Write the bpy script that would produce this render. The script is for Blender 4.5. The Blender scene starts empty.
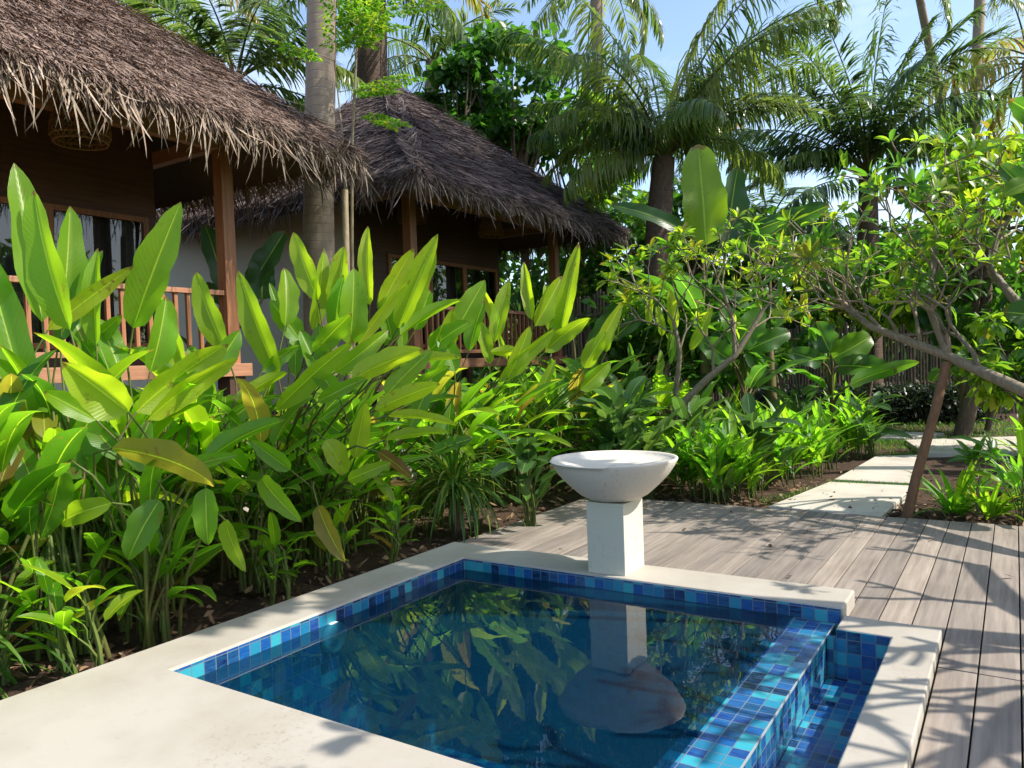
import bpy, math, random
import numpy as np
from mathutils import Vector, Matrix
random.seed(7); RNG = np.random.default_rng(11)
R = math.radians
sc = bpy.context.scene
col = sc.collection
U = lambda a, b: random.uniform(a, b)

# ------------------------------------------------------------------ camera frame
F = 775.0
VA = (503.0, -38.0); VB = (-1192.0, 21.0)
A_ = np.array([VA[0], -VA[1], -F]); A_ /= np.linalg.norm(A_)
B_ = -np.array([VB[0], -VB[1], -F]); B_ -= A_ * (A_ @ B_); B_ /= np.linalg.norm(B_)
MW = np.stack([B_, A_, np.cross(B_, A_)])          # world axes: x along pool back edge, y along pool side
CAM = np.array([0.0, 0.0, 1.6])

def at(px, py, d):
    """world point seen at (px,py) at forward distance d"""
    v = MW @ np.array([px - 512, -(py - 384), -F]); return CAM + v * (d / F)

def gnd(px, py, h=0.0):
    v = MW @ np.array([px - 512, -(py - 384), -F]); return CAM + v * ((h - CAM[2]) / v[2])

def unit(v):
    v = np.asarray(v, float); return v / (np.linalg.norm(v, axis=-1, keepdims=True) + 1e-12)

# ------------------------------------------------------------------ mesh builder (quads only)
class MB:
    def __init__(s): s.v = []; s.f = []; s.uv = []; s.t = []; s.n = 0
    def add(s, v, f, uv=None, t=0.5):
        v = np.asarray(v, float).reshape(-1, 3); f = np.asarray(f, int).reshape(-1, 4)
        s.v.append(v); s.f.append(f + s.n); s.n += len(v)
        s.uv.append(np.zeros((len(v), 2)) if uv is None else np.asarray(uv, float).reshape(-1, 2))
        s.t.append(np.broadcast_to(np.asarray(t, float), (len(v),)) if np.ndim(t) == 0 else np.asarray(t, float))
    def box(s, lo, hi, t=None, uvs=1.0, skip=(), uvo=(0, 0, 0)):
        x0, y0, z0 = lo; x1, y1, z1 = hi
        t = random.random() if t is None else t
        F6 = {'-x': ([(x0, y1, z0), (x0, y0, z0), (x0, y0, z1), (x0, y1, z1)], 1, 2), '+x': ([(x1, y0, z0), (x1, y1, z0), (x1, y1, z1), (x1, y0, z1)], 1, 2),
              '-y': ([(x0, y0, z0), (x1, y0, z0), (x1, y0, z1), (x0, y0, z1)], 0, 2), '+y': ([(x1, y1, z0), (x0, y1, z0), (x0, y1, z1), (x1, y1, z1)], 0, 2),
              '-z': ([(x0, y1, z0), (x1, y1, z0), (x1, y0, z0), (x0, y0, z0)], 0, 1), '+z': ([(x0, y0, z1), (x1, y0, z1), (x1, y1, z1), (x0, y1, z1)], 0, 1)}
        for k, (q, a, b) in F6.items():
            if k not in skip: s.add(q, [[0, 1, 2, 3]], [((p[a]+uvo[a]) * uvs, (p[b]+uvo[b]) * uvs) for p in q], t)
    def obox(s, p0, p1, w, h, t=None, up=(0, 0, 1)):
        """beam from p0 to p1, section w x h"""
        p0 = np.array(p0, float); p1 = np.array(p1, float); d = unit(p1 - p0)
        u = np.array(up, float)
        if abs(d @ u) > .98: u = np.array([0, 1., 0])
        sd = unit(np.cross(d, u)); u = np.cross(sd, d)
        t = random.random() if t is None else t
        L = np.linalg.norm(p1 - p0)
        c = [(-w/2, -h/2), (w/2, -h/2), (w/2, h/2), (-w/2, h/2)]
        a = [p0 + sd*i + u*j for i, j in c]; b = [p1 + sd*i + u*j for i, j in c]
        for i in range(4):
            j = (i+1) % 4
            s.add([a[j], a[i], b[i], b[j]], [[3, 2, 1, 0]], [(0, 0), (w, 0), (w, L), (0, L)], t)
        s.add(a, [[0, 1, 2, 3]], c, t); s.add(b, [[3, 2, 1, 0]], c, t)
    def tube(s, pts, rad, n=8, t=0.5, caps=True):
        pts = np.asarray(pts, float); m = len(pts); rad = np.broadcast_to(np.asarray(rad, float), (m,))
        tg = unit(np.gradient(pts, axis=0)); ref = np.array([0.31, 0.95, 0.05]) if abs(tg[0][2]) > .6 else np.array([0, 0, 1.])
        V = []; UV = []; L = 0
        for i in range(m):
            a = unit(np.cross(tg[i], ref)); b = np.cross(tg[i], a); ref = unit(np.cross(a, tg[i])) * 1.0
            ref = -np.cross(tg[i], a) * -1 if False else np.cross(a, tg[i])
            if i: L += np.linalg.norm(pts[i] - pts[i-1])
            for k in range(n + 1):
                an = 2*math.pi*k/n
                V.append(pts[i] + rad[i]*(math.cos(an)*a + math.sin(an)*b)); UV.append((k/n, L))
        fs = [[i*(n+1)+k, i*(n+1)+k+1, (i+1)*(n+1)+k+1, (i+1)*(n+1)+k] for i in range(m-1) for k in range(n)]
        s.add(V, fs, UV, t)
        if caps:
            for i, fl in ((0, 0), (m-1, 1)):
                ring = V[i*(n+1):i*(n+1)+n]; c = np.mean(ring, axis=0)
                vv = list(ring) + [c]; ff = []
                for k in range(0, n, 2):
                    q = [k, (k+1) % n, (k+2) % n, n]; ff.append(q[::-1] if not fl else q)
                s.add(vv, ff, None, t)
    def lathe(s, prof, c=(0, 0, 0), n=48, t=0.5, zfun=None):
        V = []; m = len(prof); UV = []
        for i, (r, z) in enumerate(prof):
            for k in range(n+1):
                a = 2*math.pi*k/n
                zz = z + (zfun(i, a) if zfun else 0)
                V.append((c[0] + r*math.cos(a), c[1] + r*math.sin(a), c[2] + zz)); UV.append((a, z))
        fs = [[i*(n+1)+k, i*(n+1)+k+1, (i+1)*(n+1)+k+1, (i+1)*(n+1)+k] for i in range(m-1) for k in range(n)]
        s.add(V, fs, UV, t)
    def leaves(s, P, D, N, L, W, bend=0.5, fold=0.3, t=0.5, segs=4, across=3, a=.5, b=.7, wave=0.0, roll=0.0):
        P = np.atleast_2d(np.asarray(P, float)); n = len(P)
        D = unit(np.broadcast_to(np.asarray(D, float), (n, 3))); N = np.broadcast_to(np.asarray(N, float), (n, 3))
        N = unit(N - D * np.sum(N*D, 1, keepdims=True)); S = np.cross(D, N)
        bc = lambda x: np.broadcast_to(np.asarray(x, float), (n,))
        L, W, bend, fold, t, roll = map(bc, (L, W, bend, fold, t, roll))
        N, S = N*np.cos(roll)[:, None] + S*np.sin(roll)[:, None], S*np.cos(roll)[:, None] - N*np.sin(roll)[:, None]
        u = np.linspace(0, 1, segs+1); v = np.linspace(-1, 1, across)
        pk = (a/(a+b))**a * (b/(a+b))**b
        w = np.maximum(u**a * (1-u)**b / pk, 0.02)
        bb = np.where(np.abs(bend) < 1e-3, 1e-3, bend)[:, None]
        cx = np.sin(bb*u)/bb; cn = (1-np.cos(bb*u))/bb
        C = P[:, None] + L[:, None, None]*(cx[..., None]*D[:, None] - cn[..., None]*N[:, None])
        Nt = np.cos(bb*u)[..., None]*N[:, None] + np.sin(bb*u)[..., None]*D[:, None]
        hw = (W/2)[:, None]*w[None]
        f = fold[:, None, None]
        X = C[:, :, None] + S[:, None, None]*(hw[:, :, None]*v*np.cos(f))[..., None] + Nt[:, :, None]*(hw[:, :, None]*np.abs(v)*np.sin(f))[..., None]
        if wave:
            rg = 1 + .05*np.sin(u[None, :, None]*RNG.uniform(9, 22, (n, 1, 1)) + RNG.uniform(0, 6.28, (n, 1, 1)) + 2.2*v[None, None]) + .035*np.sin(u[None, :, None]*RNG.uniform(24, 40, (n, 1, 1)) + 5*v[None, None])
            X = C[:, :, None] + (X - C[:, :, None])*rg[..., None]
            ph = RNG.uniform(0, 6.28, (n, 1, 2))
            wv = np.where(v[None, None] < 0, np.sin(u[None, :, None]*11 + ph[..., :1]), np.sin(u[None, :, None]*13 + ph[..., 1:]))*(v**2)[None, None]
            X = X + Nt[:, :, None]*(wave*hw[:, :, None]*wv)[..., None]
        K = (segs+1)*across
        q = np.array([[i*across+k, i*across+k+1, (i+1)*across+k+1, (i+1)*across+k] for i in range(segs) for k in range(across-1)])
        fs = (q[None] + (np.arange(n)*K)[:, None, None]).reshape(-1, 4)
        uv = np.stack(np.broadcast_arrays((v[None]+1)/2, u[:, None]), -1)
        s.add(X.reshape(-1, 3), fs, np.broadcast_to(uv, (n,)+uv.shape).reshape(-1, 2), np.repeat(t, K))
    def mesh(s, name, mat, smooth=True):
        me = bpy.data.meshes.new(name)
        v = np.concatenate(s.v); f = np.concatenate(s.f); uv = np.concatenate(s.uv); t = np.concatenate(s.t)
        me.vertices.add(len(v)); me.vertices.foreach_set('co', v.astype(np.float32).ravel())
        me.loops.add(f.size); me.loops.foreach_set('vertex_index', f.astype(np.int32).ravel())
        me.polygons.add(len(f)); me.polygons.foreach_set('loop_start', np.arange(0, f.size, 4, dtype=np.int32))
        me.polygons.foreach_set('loop_total', np.full(len(f), 4, dtype=np.int32))
        me.polygons.foreach_set('use_smooth', np.full(len(f), smooth, dtype=bool))
        ul = me.uv_layers.new(name='UVMap'); ul.data.foreach_set('uv', uv[f.ravel()].astype(np.float32).ravel())
        at_ = me.attributes.new('tint', 'FLOAT', 'POINT'); at_.data.foreach_set('value', t.astype(np.float32))
        me.update(calc_edges=True); me.materials.append(mat)
        return me
    def build(s, name, mat, parent=None, smooth=True, bevel=0, loc=None):
        o = bpy.data.objects.new(name, s.mesh(name, mat, smooth)); col.objects.link(o)
        if parent is not None: o.parent = parent
        if loc is not None: o.location = loc
        if bevel:
            me = o.data; import bmesh
            bm = bmesh.new(); bm.from_mesh(me); bmesh.ops.remove_doubles(bm, verts=bm.verts, dist=1e-5); bm.to_mesh(me); bm.free()
            md = o.modifiers.new('bev', 'BEVEL'); md.width = bevel; md.segments = 2; md.limit_method = 'ANGLE'
        return o

def tag(o, label=None, cat=None, group=None, kind=None):
    if label: o['label'] = label
    if cat: o['category'] = cat
    if group: o['group'] = group
    if kind: o['kind'] = kind
    return o
def thing(name, label, cat, loc=(0, 0, 0), group=None, rz=0):
    o = bpy.data.objects.new(name, None); o.empty_display_size = .1; col.objects.link(o)
    o.location = loc; o.rotation_euler = (0, 0, rz); return tag(o, label, cat, group)
def copy_tree(o, parent=None):
    c = o.copy(); col.objects.link(c)
    if parent is not None: c.parent = parent
    for ch in list(o.children): copy_tree(ch, c)
    return c

# ------------------------------------------------------------------ materials
class NT:
    def __init__(s, name):
        s.m = bpy.data.materials.new(name); s.m.use_nodes = True; s.t = s.m.node_tree; s.t.nodes.clear()
        s.out = s.t.nodes.new('ShaderNodeOutputMaterial')
    def n(s, ty, ins={}, **kw):
        nd = s.t.nodes.new('ShaderNode' + ty)
        for k, v in kw.items(): setattr(nd, k, v)
        for k, v in ins.items():
            if hasattr(v, 'is_linked'): s.t.links.new(v, nd.inputs[k])
            else: nd.inputs[k].default_value = v
        return nd
    def ramp(s, fac, stops, interp='LINEAR'):
        r = s.n('ValToRGB', {'Fac': fac}); e = r.color_ramp.elements; r.color_ramp.interpolation = interp
        while len(e) < len(stops): e.new(.5)
        for i, (p, c) in enumerate(stops): e[i].position = p; e[i].color = tuple(c) + (1,) if len(c) == 3 else c
        return r.outputs[0]
    def math(s, op, a, b=0.0): return s.n('Math', {0: a, 1: b}, operation=op).outputs[0]
    def mix(s, f, a, b, blend='MIX'):
        nd = s.n('Mix', {}, data_type='RGBA', blend_type=blend)
        for k, v in ((0, f), (6, a), (7, b)):
            if hasattr(v, 'is_linked'): s.t.links.new(v, nd.inputs[k])
            else: nd.inputs[k].default_value = v if k == 0 else (tuple(v) + (1,) if len(v) == 3 else v)
        return nd.outputs[2]
    def noise(s, scale, detail=4, vec=None, rough=.55):
        i = {'Scale': scale, 'Detail': detail, 'Roughness': rough}
        if vec is not None: i['Vector'] = vec
        return s.n('TexNoise', i).outputs[0]
    def obj(s, scale=(1, 1, 1)):
        return s.n('Mapping', {'Vector': s.n('TexCoord').outputs['Object'], 'Scale': scale}).outputs[0]
    def uv(s): return s.n('TexCoord').outputs['UV']
    def tint(s): return s.n('Attribute', {}, attribute_name='tint').outputs['Fac']
    def bump(s, h, st=.3, dist=.01): return s.n('Bump', {'Height': h, 'Strength': st, 'Distance': dist}).outputs[0]
    def bsdf(s, color, rough=.6, normal=None, spec=.5, **kw):
        i = {'Base Color': color if hasattr(color, 'is_linked') else tuple(color) + (1,), 'Roughness': rough, 'Specular IOR Level': spec}
        if normal is not None: i['Normal'] = normal
        i.update(kw); return s.n('BsdfPrincipled', i).outputs[0]
    def done(s, sh): s.t.links.new(sh, s.out.inputs[0]); return s.m

def leaf_mat(name, dark, mid, yellow, trans=.45, gloss=.38, veins=True, brown=(.16, .09, .03), tgain=2.3, spots=True):
    n = NT(name); t = n.tint()
    stops = [(0.0, dark), (.5, mid), (.86, yellow), (.97, brown)]
    c = n.ramp(t, stops)
    big = n.noise(9, 3, n.obj())
    c = n.mix(n.math('MULTIPLY', big, .5), c, n.mix(1.0, c, (.62, .7, .5), 'MULTIPLY'))
    nrm = None
    if veins:
        uv = n.n('SeparateXYZ', {0: n.uv()}); ax = n.math('ABSOLUTE', n.math('SUBTRACT', uv.outputs[0], .5))
        rib = n.math('LESS_THAN', ax, .022)
        c = n.mix(n.math('MULTIPLY', rib, .55), c, tuple(min(1, x*1.7+.03) for x in yellow))
        ph = n.math('SUBTRACT', n.math('MULTIPLY', uv.outputs[1], 130), n.math('MULTIPLY', ax, 45))
        sv = n.math('SINE', ph)
        c = n.mix(n.math('MULTIPLY', n.math('MAXIMUM', sv, 0.0), .07), c, n.mix(1.0, c, (.6, .68, .5), 'MULTIPLY'))
        nrm = n.bump(n.math('ADD', sv, n.math('MULTIPLY', rib, -4)), .12, .004)
        tipn = n.math('ADD', uv.outputs[1], n.math('MULTIPLY', n.math('SUBTRACT', n.noise(11, 3, n.obj()), .5), .22))
        c = n.mix(n.ramp(tipn, [(.945, (0, 0, 0)), (.985, (.85, .85, .85))]), c, tuple(x*.9 for x in brown))
        if spots:
            sp = n.ramp(n.noise(22, 4, n.obj()), [(.58, (0, 0, 0)), (.66, (1, 1, 1))])
            edge = n.ramp(n.noise(2.2, 2, n.obj()), [(.52, (0, 0, 0)), (.66, (1, 1, 1))])
            c = n.mix(n.math('MULTIPLY', n.math('MULTIPLY', sp, edge), .8), c, brown)
    tc = n.mix(1.0, c, (tgain*1.0, tgain*1.02, tgain*.55), 'MULTIPLY')
    a = n.bsdf(c, gloss, nrm, .5)
    b = n.n('BsdfTranslucent', {'Color': tc}).outputs[0]
    return n.done(n.n('MixShader', {0: trans, 1: a, 2: b}).outputs[0])

MAT = {}
MAT['heli'] = leaf_mat('heliconia_leaf', (.04, .115, .012), (.12, .255, .012), (.30, .37, .018), .54, .42, tgain=3.3)
MAT['banana'] = leaf_mat('banana_leaf', (.03, .085, .026), (.075, .19, .02), (.22, .33, .02), .5, .36, tgain=3.2)
MAT['ginger'] = leaf_mat('ginger_leaf', (.035, .11, .014), (.09, .235, .014), (.23, .34, .02), .5, .36, spots=False, tgain=3.2)
MAT['grey_leaf'] = leaf_mat('broad_leaf', (.035, .085, .03), (.07, .15, .045), (.16, .25, .06), .38, .3, spots=False)
MAT['strap'] = leaf_mat('strap_leaf', (.03, .08, .015), (.06, .15, .02), (.18, .24, .05), .36, .33, veins=False)
MAT['plum'] = leaf_mat('plumeria_leaf', (.035, .10, .02), (.085, .20, .022), (.27, .33, .02), .55, .36, veins=False, tgain=2.8)
MAT['tree'] = leaf_mat('tree_leaf', (.026, .08, .014), (.065, .165, .018), (.23, .31, .02), .48, .36, veins=False, tgain=2.8)
MAT['palm'] = leaf_mat('palm_leaf', (.045, .08, .034), (.10, .165, .045), (.26, .27, .06), .45, .30, veins=False, brown=(.2, .12, .05))
MAT['moringa'] = leaf_mat('sapling_leaf', (.05, .14, .02), (.11, .25, .025), (.28, .34, .03), .52, .42, veins=False)
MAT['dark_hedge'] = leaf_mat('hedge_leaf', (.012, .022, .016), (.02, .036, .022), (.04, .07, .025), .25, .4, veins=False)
MAT['grass'] = leaf_mat('grass_blade', (.03, .09, .012), (.07, .19, .02), (.16, .24, .03), .4, .5, veins=False)

def stem_mat(name, c1, c2, scale=6, rings=False, rough=.75, bump=.4):
    n = NT(name); v = n.obj((1, 1, .35))
    f = n.noise(scale*3, 6, v); f2 = n.noise(scale*.5, 3, n.obj())
    c = n.mix(n.ramp(f, [(.3, (0, 0, 0)), (.7, (1, 1, 1))]), c1, c2)
    c = n.mix(n.math('MULTIPLY', f2, .5), c, n.mix(1.0, c, (.55, .55, .52), 'MULTIPLY'))
    h = f
    tt = n.tint(); c = n.mix(n.ramp(tt, [(.1, (0, 0, 0)), (.9, (1, 1, 1))]), n.mix(1.0, c, (.62, .66, .6), 'MULTIPLY'), n.mix(1.0, c, (1.25, 1.1, .95), 'MULTIPLY'))
    if name == 'green_stalk': c = n.mix(n.ramp(n.noise(1.1, 3, n.obj()), [(.48, (0, 0, 0)), (.62, (.85, .85, .85))]), c, (.115, .075, .035))
    if rings:
        uv = n.n('SeparateXYZ', {0: n.uv()})
        w = n.math('SINE', n.math('ADD', n.math('MULTIPLY', uv.outputs[1], 52), n.math('MULTIPLY', n.noise(1.6, 2, n.obj()), 9)))
        k = n.ramp(w, [(.75, (0, 0, 0)), (1, (1, 1, 1))])
        c = n.mix(n.math('MULTIPLY', k, .4), c, tuple(x*.5 for x in c1)); h = n.math('SUBTRACT', n.math('MULTIPLY', f, .4), n.math('MULTIPLY', k, .5))
    return n.done(n.bsdf(c, rough, n.bump(h, bump, .02), .3))
MAT['stalk'] = stem_mat('green_stalk', (.07, .13, .025), (.13, .17, .04), 5, rough=.5, bump=.1)
MAT['banana_stem'] = stem_mat('banana_stalk', (.12, .14, .04), (.2, .16, .08), 5, rough=.6, bump=.2)
MAT['palm_bark'] = stem_mat('palm_bark', (.40, .33, .27), (.28, .225, .185), 4, rings=True, bump=.25)
MAT['dark_bark'] = stem_mat('palm_fibre', (.13, .085, .06), (.06, .04, .03), 9, rings=True)
MAT['plum_bark'] = stem_mat('plumeria_bark', (.33, .29, .24), (.2, .17, .13), 12, bump=.3)
MAT['bark'] = stem_mat('tree_bark', (.16, .12, .09), (.08, .06, .045), 10)
MAT['pole'] = stem_mat('prop_pole', (.27, .16, .10), (.17, .1, .065), 10)
MAT['bamboo'] = stem_mat('weathered_bamboo', (.27, .22, .18), (.14, .11, .095), 6, rough=.7)
MAT['cane'] = stem_mat('pale_cane', (.42, .36, .25), (.28, .22, .14), 6, rough=.6)

def wood(name, c1, c2, axis=1, rough=.6, var=.8):
    n = NT(name); s = [26, 26, 26]; s[axis] = 1.3
    t = n.tint(); v = n.obj(tuple(s)); w = n.n('VectorMath', {0: v, 1: n.n('CombineXYZ', {0: n.math('MULTIPLY', t, 37), 1: n.math('MULTIPLY', t, 91), 2: t}).outputs[0]}, operation='ADD').outputs[0]
    f = n.noise(1.0, 6, w, .6)
    c = n.mix(n.ramp(f, [(.32, (0, 0, 0)), (.68, (1, 1, 1))]), c1, c2)
    c = n.mix(t, n.mix(1.0, c, (var, var, var*1.04), 'MULTIPLY'), n.mix(1.0, c, (1.15, 1.1, 1.05), 'MULTIPLY'))
    st = n.noise(1.6, 5, n.obj()); c = n.mix(n.ramp(st, [(.45, (0, 0, 0)), (.8, (.5, .5, .5))]), c, n.mix(1.0, c, (.55, .5, .47), 'MULTIPLY'))
    return n.done(n.bsdf(c, rough, n.bump(f, .35, .004), .35))
MAT['deck'] = wood('weathered_deck', (.325, .285, .245), (.19, .163, .142), 1, .7, .55)
MAT['teak'] = wood('teak_post', (.36, .16, .075), (.22, .09, .042), 2, .5)
MAT['teak_x'] = wood('teak_rail', (.42, .21, .12), (.27, .125, .07), 1, .55)
MAT['panel'] = wood('dark_panel', (.105, .05, .037), (.062, .03, .023), 1, .5)

def plaster(name, c, stain, amt=.6):
    n = NT(name); a = n.noise(2.2, 6, n.obj()); b = n.noise(38, 5, n.obj()); d = n.noise(7, 8, n.obj(), .7)
    cc = n.mix(n.ramp(a, [(.4, (0, 0, 0)), (.75, (amt, amt, amt))]), c, n.mix(1.0, c, stain, 'MULTIPLY'))
    cc = n.mix(n.ramp(d, [(.6, (0, 0, 0)), (.72, (.3, .3, .3))]), cc, n.mix(1.0, c, (.55, .47, .36), 'MULTIPLY'))
    pt = n.ramp(n.noise(1.7, 3, n.obj()), [(.54, (0, 0, 0)), (.68, (1, 1, 1))]); sk = n.ramp(n.noise(30, 8, n.obj(), .75), [(.54, (0, 0, 0)), (.66, (.75, .75, .75))])
    cc = n.mix(n.math('MULTIPLY', pt, sk), cc, n.mix(1.0, c, (.52, .40, .28), 'MULTIPLY'))
    cc = n.mix(n.ramp(b, [(.62, (0, 0, 0)), (.7, (.25, .25, .25))]), cc, n.mix(1.0, c, (.7, .66, .6), 'MULTIPLY'))
    return n.done(n.bsdf(cc, .55, n.bump(n.math('ADD', b, n.math('MULTIPLY', a, 2)), .12, .004), .4))
MAT['coping'] = plaster('cream_terrazzo', (.40, .365, .315), (.80, .77, .72), .9)
MAT['pedestal'] = plaster('pedestal_plaster', (.58, .565, .46), (.88, .92, .86), .4)
MAT['bowl'] = plaster('bowl_terrazzo', (.70, .645, .545), (.88, .86, .81), .5)
MAT['cream_wall'] = plaster('cream_render', (.5, .46, .36), (.8, .78, .7))
MAT['slab'] = plaster('stone_slab', (.52, .475, .41), (.72, .69, .66), .9)

def tiles():
    n = NT('glass_mosaic'); uv = n.uv()
    sc_ = n.n('VectorMath', {0: uv, 1: (1/.0735, 1/.0735, 0)}, operation='MULTIPLY').outputs[0]
    fl = n.n('VectorMath', {0: sc_}, operation='FLOOR').outputs[0]; fr = n.n('VectorMath', {0: sc_}, operation='FRACTION').outputs[0]
    wn = n.n('TexWhiteNoise', {'Vector': fl}, noise_dimensions='2D')
    base = n.ramp(wn.outputs[0], [(0, (.006, .012, .075)), (.14, (.012, .035, .21)), (.3, (.010, .07, .27)), (.46, (.012, .14, .28)), (.6, (.010, .045, .15)), (.74, (.02, .21, .33)), (.87, (.04, .34, .40))], 'CONSTANT')
    strk = n.noise(1.0, 4, n.n('VectorMath', {0: n.n('VectorMath', {0: sc_, 1: (1.2, 5.5, 0)}, operation='MULTIPLY').outputs[0], 1: n.n('VectorMath', {0: wn.outputs[1], 1: (50, 50, 50)}, operation='MULTIPLY').outputs[0]}, operation='ADD').outputs[0])
    base = n.mix(n.ramp(strk, [(.35, (0, 0, 0)), (.7, (.75, .75, .75))]), base, n.mix(.5, base, (.03, .22, .40)))
    s3 = n.n('SeparateXYZ', {0: fr})
    ex = n.math('MINIMUM', n.math('MINIMUM', s3.outputs[0], n.math('SUBTRACT', 1.0, s3.outputs[0])), n.math('MINIMUM', s3.outputs[1], n.math('SUBTRACT', 1.0, s3.outputs[1])))
    g = n.math('LESS_THAN', ex, .036)
    c = n.mix(g, base, (.10, .15, .2))
    r = n.math('ADD', .1, n.math('MULTIPLY', g, .5))
    tilt = n.n('VectorMath', {0: n.n('VectorMath', {0: wn.outputs[1], 1: (.5, .5, .5)}, operation='SUBTRACT').outputs[0], 1: (.05, .05, .05)}, operation='MULTIPLY').outputs[0]
    nr = n.n('VectorMath', {0: n.n('NewGeometry').outputs['Normal'], 1: tilt}, operation='ADD').outputs[0]
    return n.done(n.bsdf(c, r, nr, .6))
MAT['tile'] = tiles()

def water_mat():
    n = NT('pool_water')
    nz = n.noise(5.5, 2, n.obj()); b = n.bump(nz, .022, .02)
    gl = n.n('BsdfGlossy', {'Color': (1, 1, 1, 1), 'Roughness': .01, 'Normal': b}).outputs[0]
    tr = n.n('BsdfTransparent', {'Color': (.15, .45, .57, 1)}).outputs[0]
    fr = n.n('Fresnel', {'IOR': 1.34, 'Normal': b}).outputs[0]
    df = n.n('BsdfDiffuse', {'Color': (.005, .07, .145, 1)}).outputs[0]
    body = n.n('MixShader', {0: .2, 1: tr, 2: df}).outputs[0]
    return n.done(n.n('MixShader', {0: fr, 1: body, 2: gl}).outputs[0])
MAT['water'] = water_mat()
def bowl_water():
    n = NT('bowl_water'); b = n.bump(n.noise(14, 2, n.obj()), .1, .01)
    gl = n.n('BsdfGlossy', {'Color': (1, 1, 1, 1), 'Roughness': .02, 'Normal': b}).outputs[0]
    tr = n.n('BsdfTransparent', {'Color': (.86, .92, .95, 1)}).outputs[0]
    return n.done(n.n('MixShader', {0: n.n('Fresnel', {'IOR': 1.14, 'Normal': b}).outputs[0], 1: tr, 2: gl}).outputs[0])
MAT['bowl_water'] = bowl_water()

def thatch_mat(name, a, b, c):
    n = NT(name); t = n.tint(); f = n.noise(14, 4, n.obj())
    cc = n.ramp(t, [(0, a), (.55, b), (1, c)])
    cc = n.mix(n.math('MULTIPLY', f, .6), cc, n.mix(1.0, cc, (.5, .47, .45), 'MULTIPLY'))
    return n.done(n.bsdf(cc, .75, None, .3))
MAT['thatch'] = thatch_mat('palm_thatch', (.12, .082, .066), (.275, .19, .15), (.44, .33, .26))
MAT['thatch_shaded'] = thatch_mat('shaded_thatch', (.08, .063, .064), (.165, .125, .119), (.285, .22, .20))  # far roof's thatch, with the shade lying on it put into the colour
MAT['fringe'] = thatch_mat('thatch_fringe', (.12, .085, .06), (.33, .25, .185), (.52, .43, .33))
MAT['fringe_shaded'] = thatch_mat('shaded_fringe', (.08, .06, .055), (.19, .145, .12), (.32, .26, .22))  # far eave strands, darkened in colour for the same shade
MAT['rattan'] = stem_mat('rattan', (.34, .19, .09), (.2, .1, .045), 14, rough=.6)

def soil():
    n = NT('bed_soil'); a = n.noise(5, 8, n.obj(), .7); b = n.noise(60, 6, n.obj(), .7)
    c = n.ramp(a, [(.3, (.03, .019, .013)), (.6, (.075, .045, .03)), (.8, (.12, .075, .05))])
    c = n.mix(n.ramp(b, [(.5, (0, 0, 0)), (.72, (.6, .6, .6))]), c, (.17, .11, .075))
    return n.done(n.bsdf(c, .95, n.bump(n.math('ADD', n.math('MULTIPLY', a, 3), b), .8, .03), .2))
MAT['soil'] = soil()
def litter():
    n = NT('dry_leaves'); c = n.ramp(n.tint(), [(0, (.06, .035, .022)), (.5, (.16, .09, .05)), (1, (.3, .2, .12))])
    return n.done(n.bsdf(c, .8, None, .2))
MAT['litter'] = litter()
def stone():
    n = NT('pale_rubble'); c = n.ramp(n.tint(), [(0, (.28, .25, .22)), (.6, (.48, .44, .38)), (1, (.62, .58, .52))])
    f = n.noise(7, 8, n.obj(), .65); c = n.mix(n.ramp(f, [(.45, (0, 0, 0)), (.75, (.8, .8, .8))]), c, (.17, .14, .115))
    return n.done(n.bsdf(c, .9, n.bump(f, .7, .03), .2))
MAT['stone'] = stone()
def simple(name, c, rough=.6, spec=.5, **kw):
    n = NT(name); f = n.noise(8, 4, n.obj())
    return n.done(n.bsdf(n.mix(n.math('MULTIPLY', f, .4), tuple(c), tuple(x*.7 for x in c)), rough, None, spec, **kw))
MAT['dark'] = simple('dark_underlay', (.03, .024, .02), .9, .2)
MAT['grout'] = simple('pale_grout', (.33, .38, .4), .5)
MAT['white'] = simple('white_fitting', (.75, .76, .74), .35)
MAT['curtain'] = simple('grey_curtain', (.10, .09, .085), .9, .1)
MAT['cloth'] = simple('white_cloth', (.65, .62, .58), .9, .1)
def glass():
    n = NT('window_glass'); gl = n.n('BsdfGlossy', {'Color': (1, 1, 1, 1), 'Roughness': .015}).outputs[0]
    tr = n.n('BsdfTransparent', {'Color': (.75, .78, .78, 1)}).outputs[0]
    return n.done(n.n('MixShader', {0: n.n('Fresnel', {'IOR': 1.6}).outputs[0], 1: tr, 2: gl}).outputs[0])
MAT['glass'] = glass()

# ------------------------------------------------------------------ ground, bed, deck, pool
def ground():
    xs = sorted(set([-260, -120, -60, -35, -22, -16, -12, -9.5] + [round(x, 2) for x in np.arange(-8, 3.01, .25)] + [-4.0, -.40] + [5, 9, 16, 30, 60, 120, 260]))
    ys = sorted(set([-120, -50, -20, -8, -3] + [round(y, 2) for y in np.arange(-1, 14.01, .25)] + [.3, 5.18] + [16, 19, 23, 28, 36, 60, 120, 260]))
    V = []
    for y in ys:
        for x in xs:
            z = -.07
            if -7.4 < x < -4.3 and 1 < y < 9: z += random.uniform(-.035, .05)
            elif y > 8.4 and -8 < x < 3 and y < 14: z += random.uniform(-.02, .03)
            V.append((x, y, z))
    nx = len(xs); f = []
    for j in range(len(ys)-1):
        for i in range(nx-1):
            cx = (xs[i]+xs[i+1])/2; cy = (ys[j]+ys[j+1])/2
            if -4.0 < cx < -.40 and .3 < cy < 5.18: continue
            f.append([j*nx+i, j*nx+i+1, (j+1)*nx+i+1, (j+1)*nx+i])
    m = MB(); m.add(V, f); return m.build('ground', MAT['soil'])
tag(ground(), kind='structure')

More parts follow.
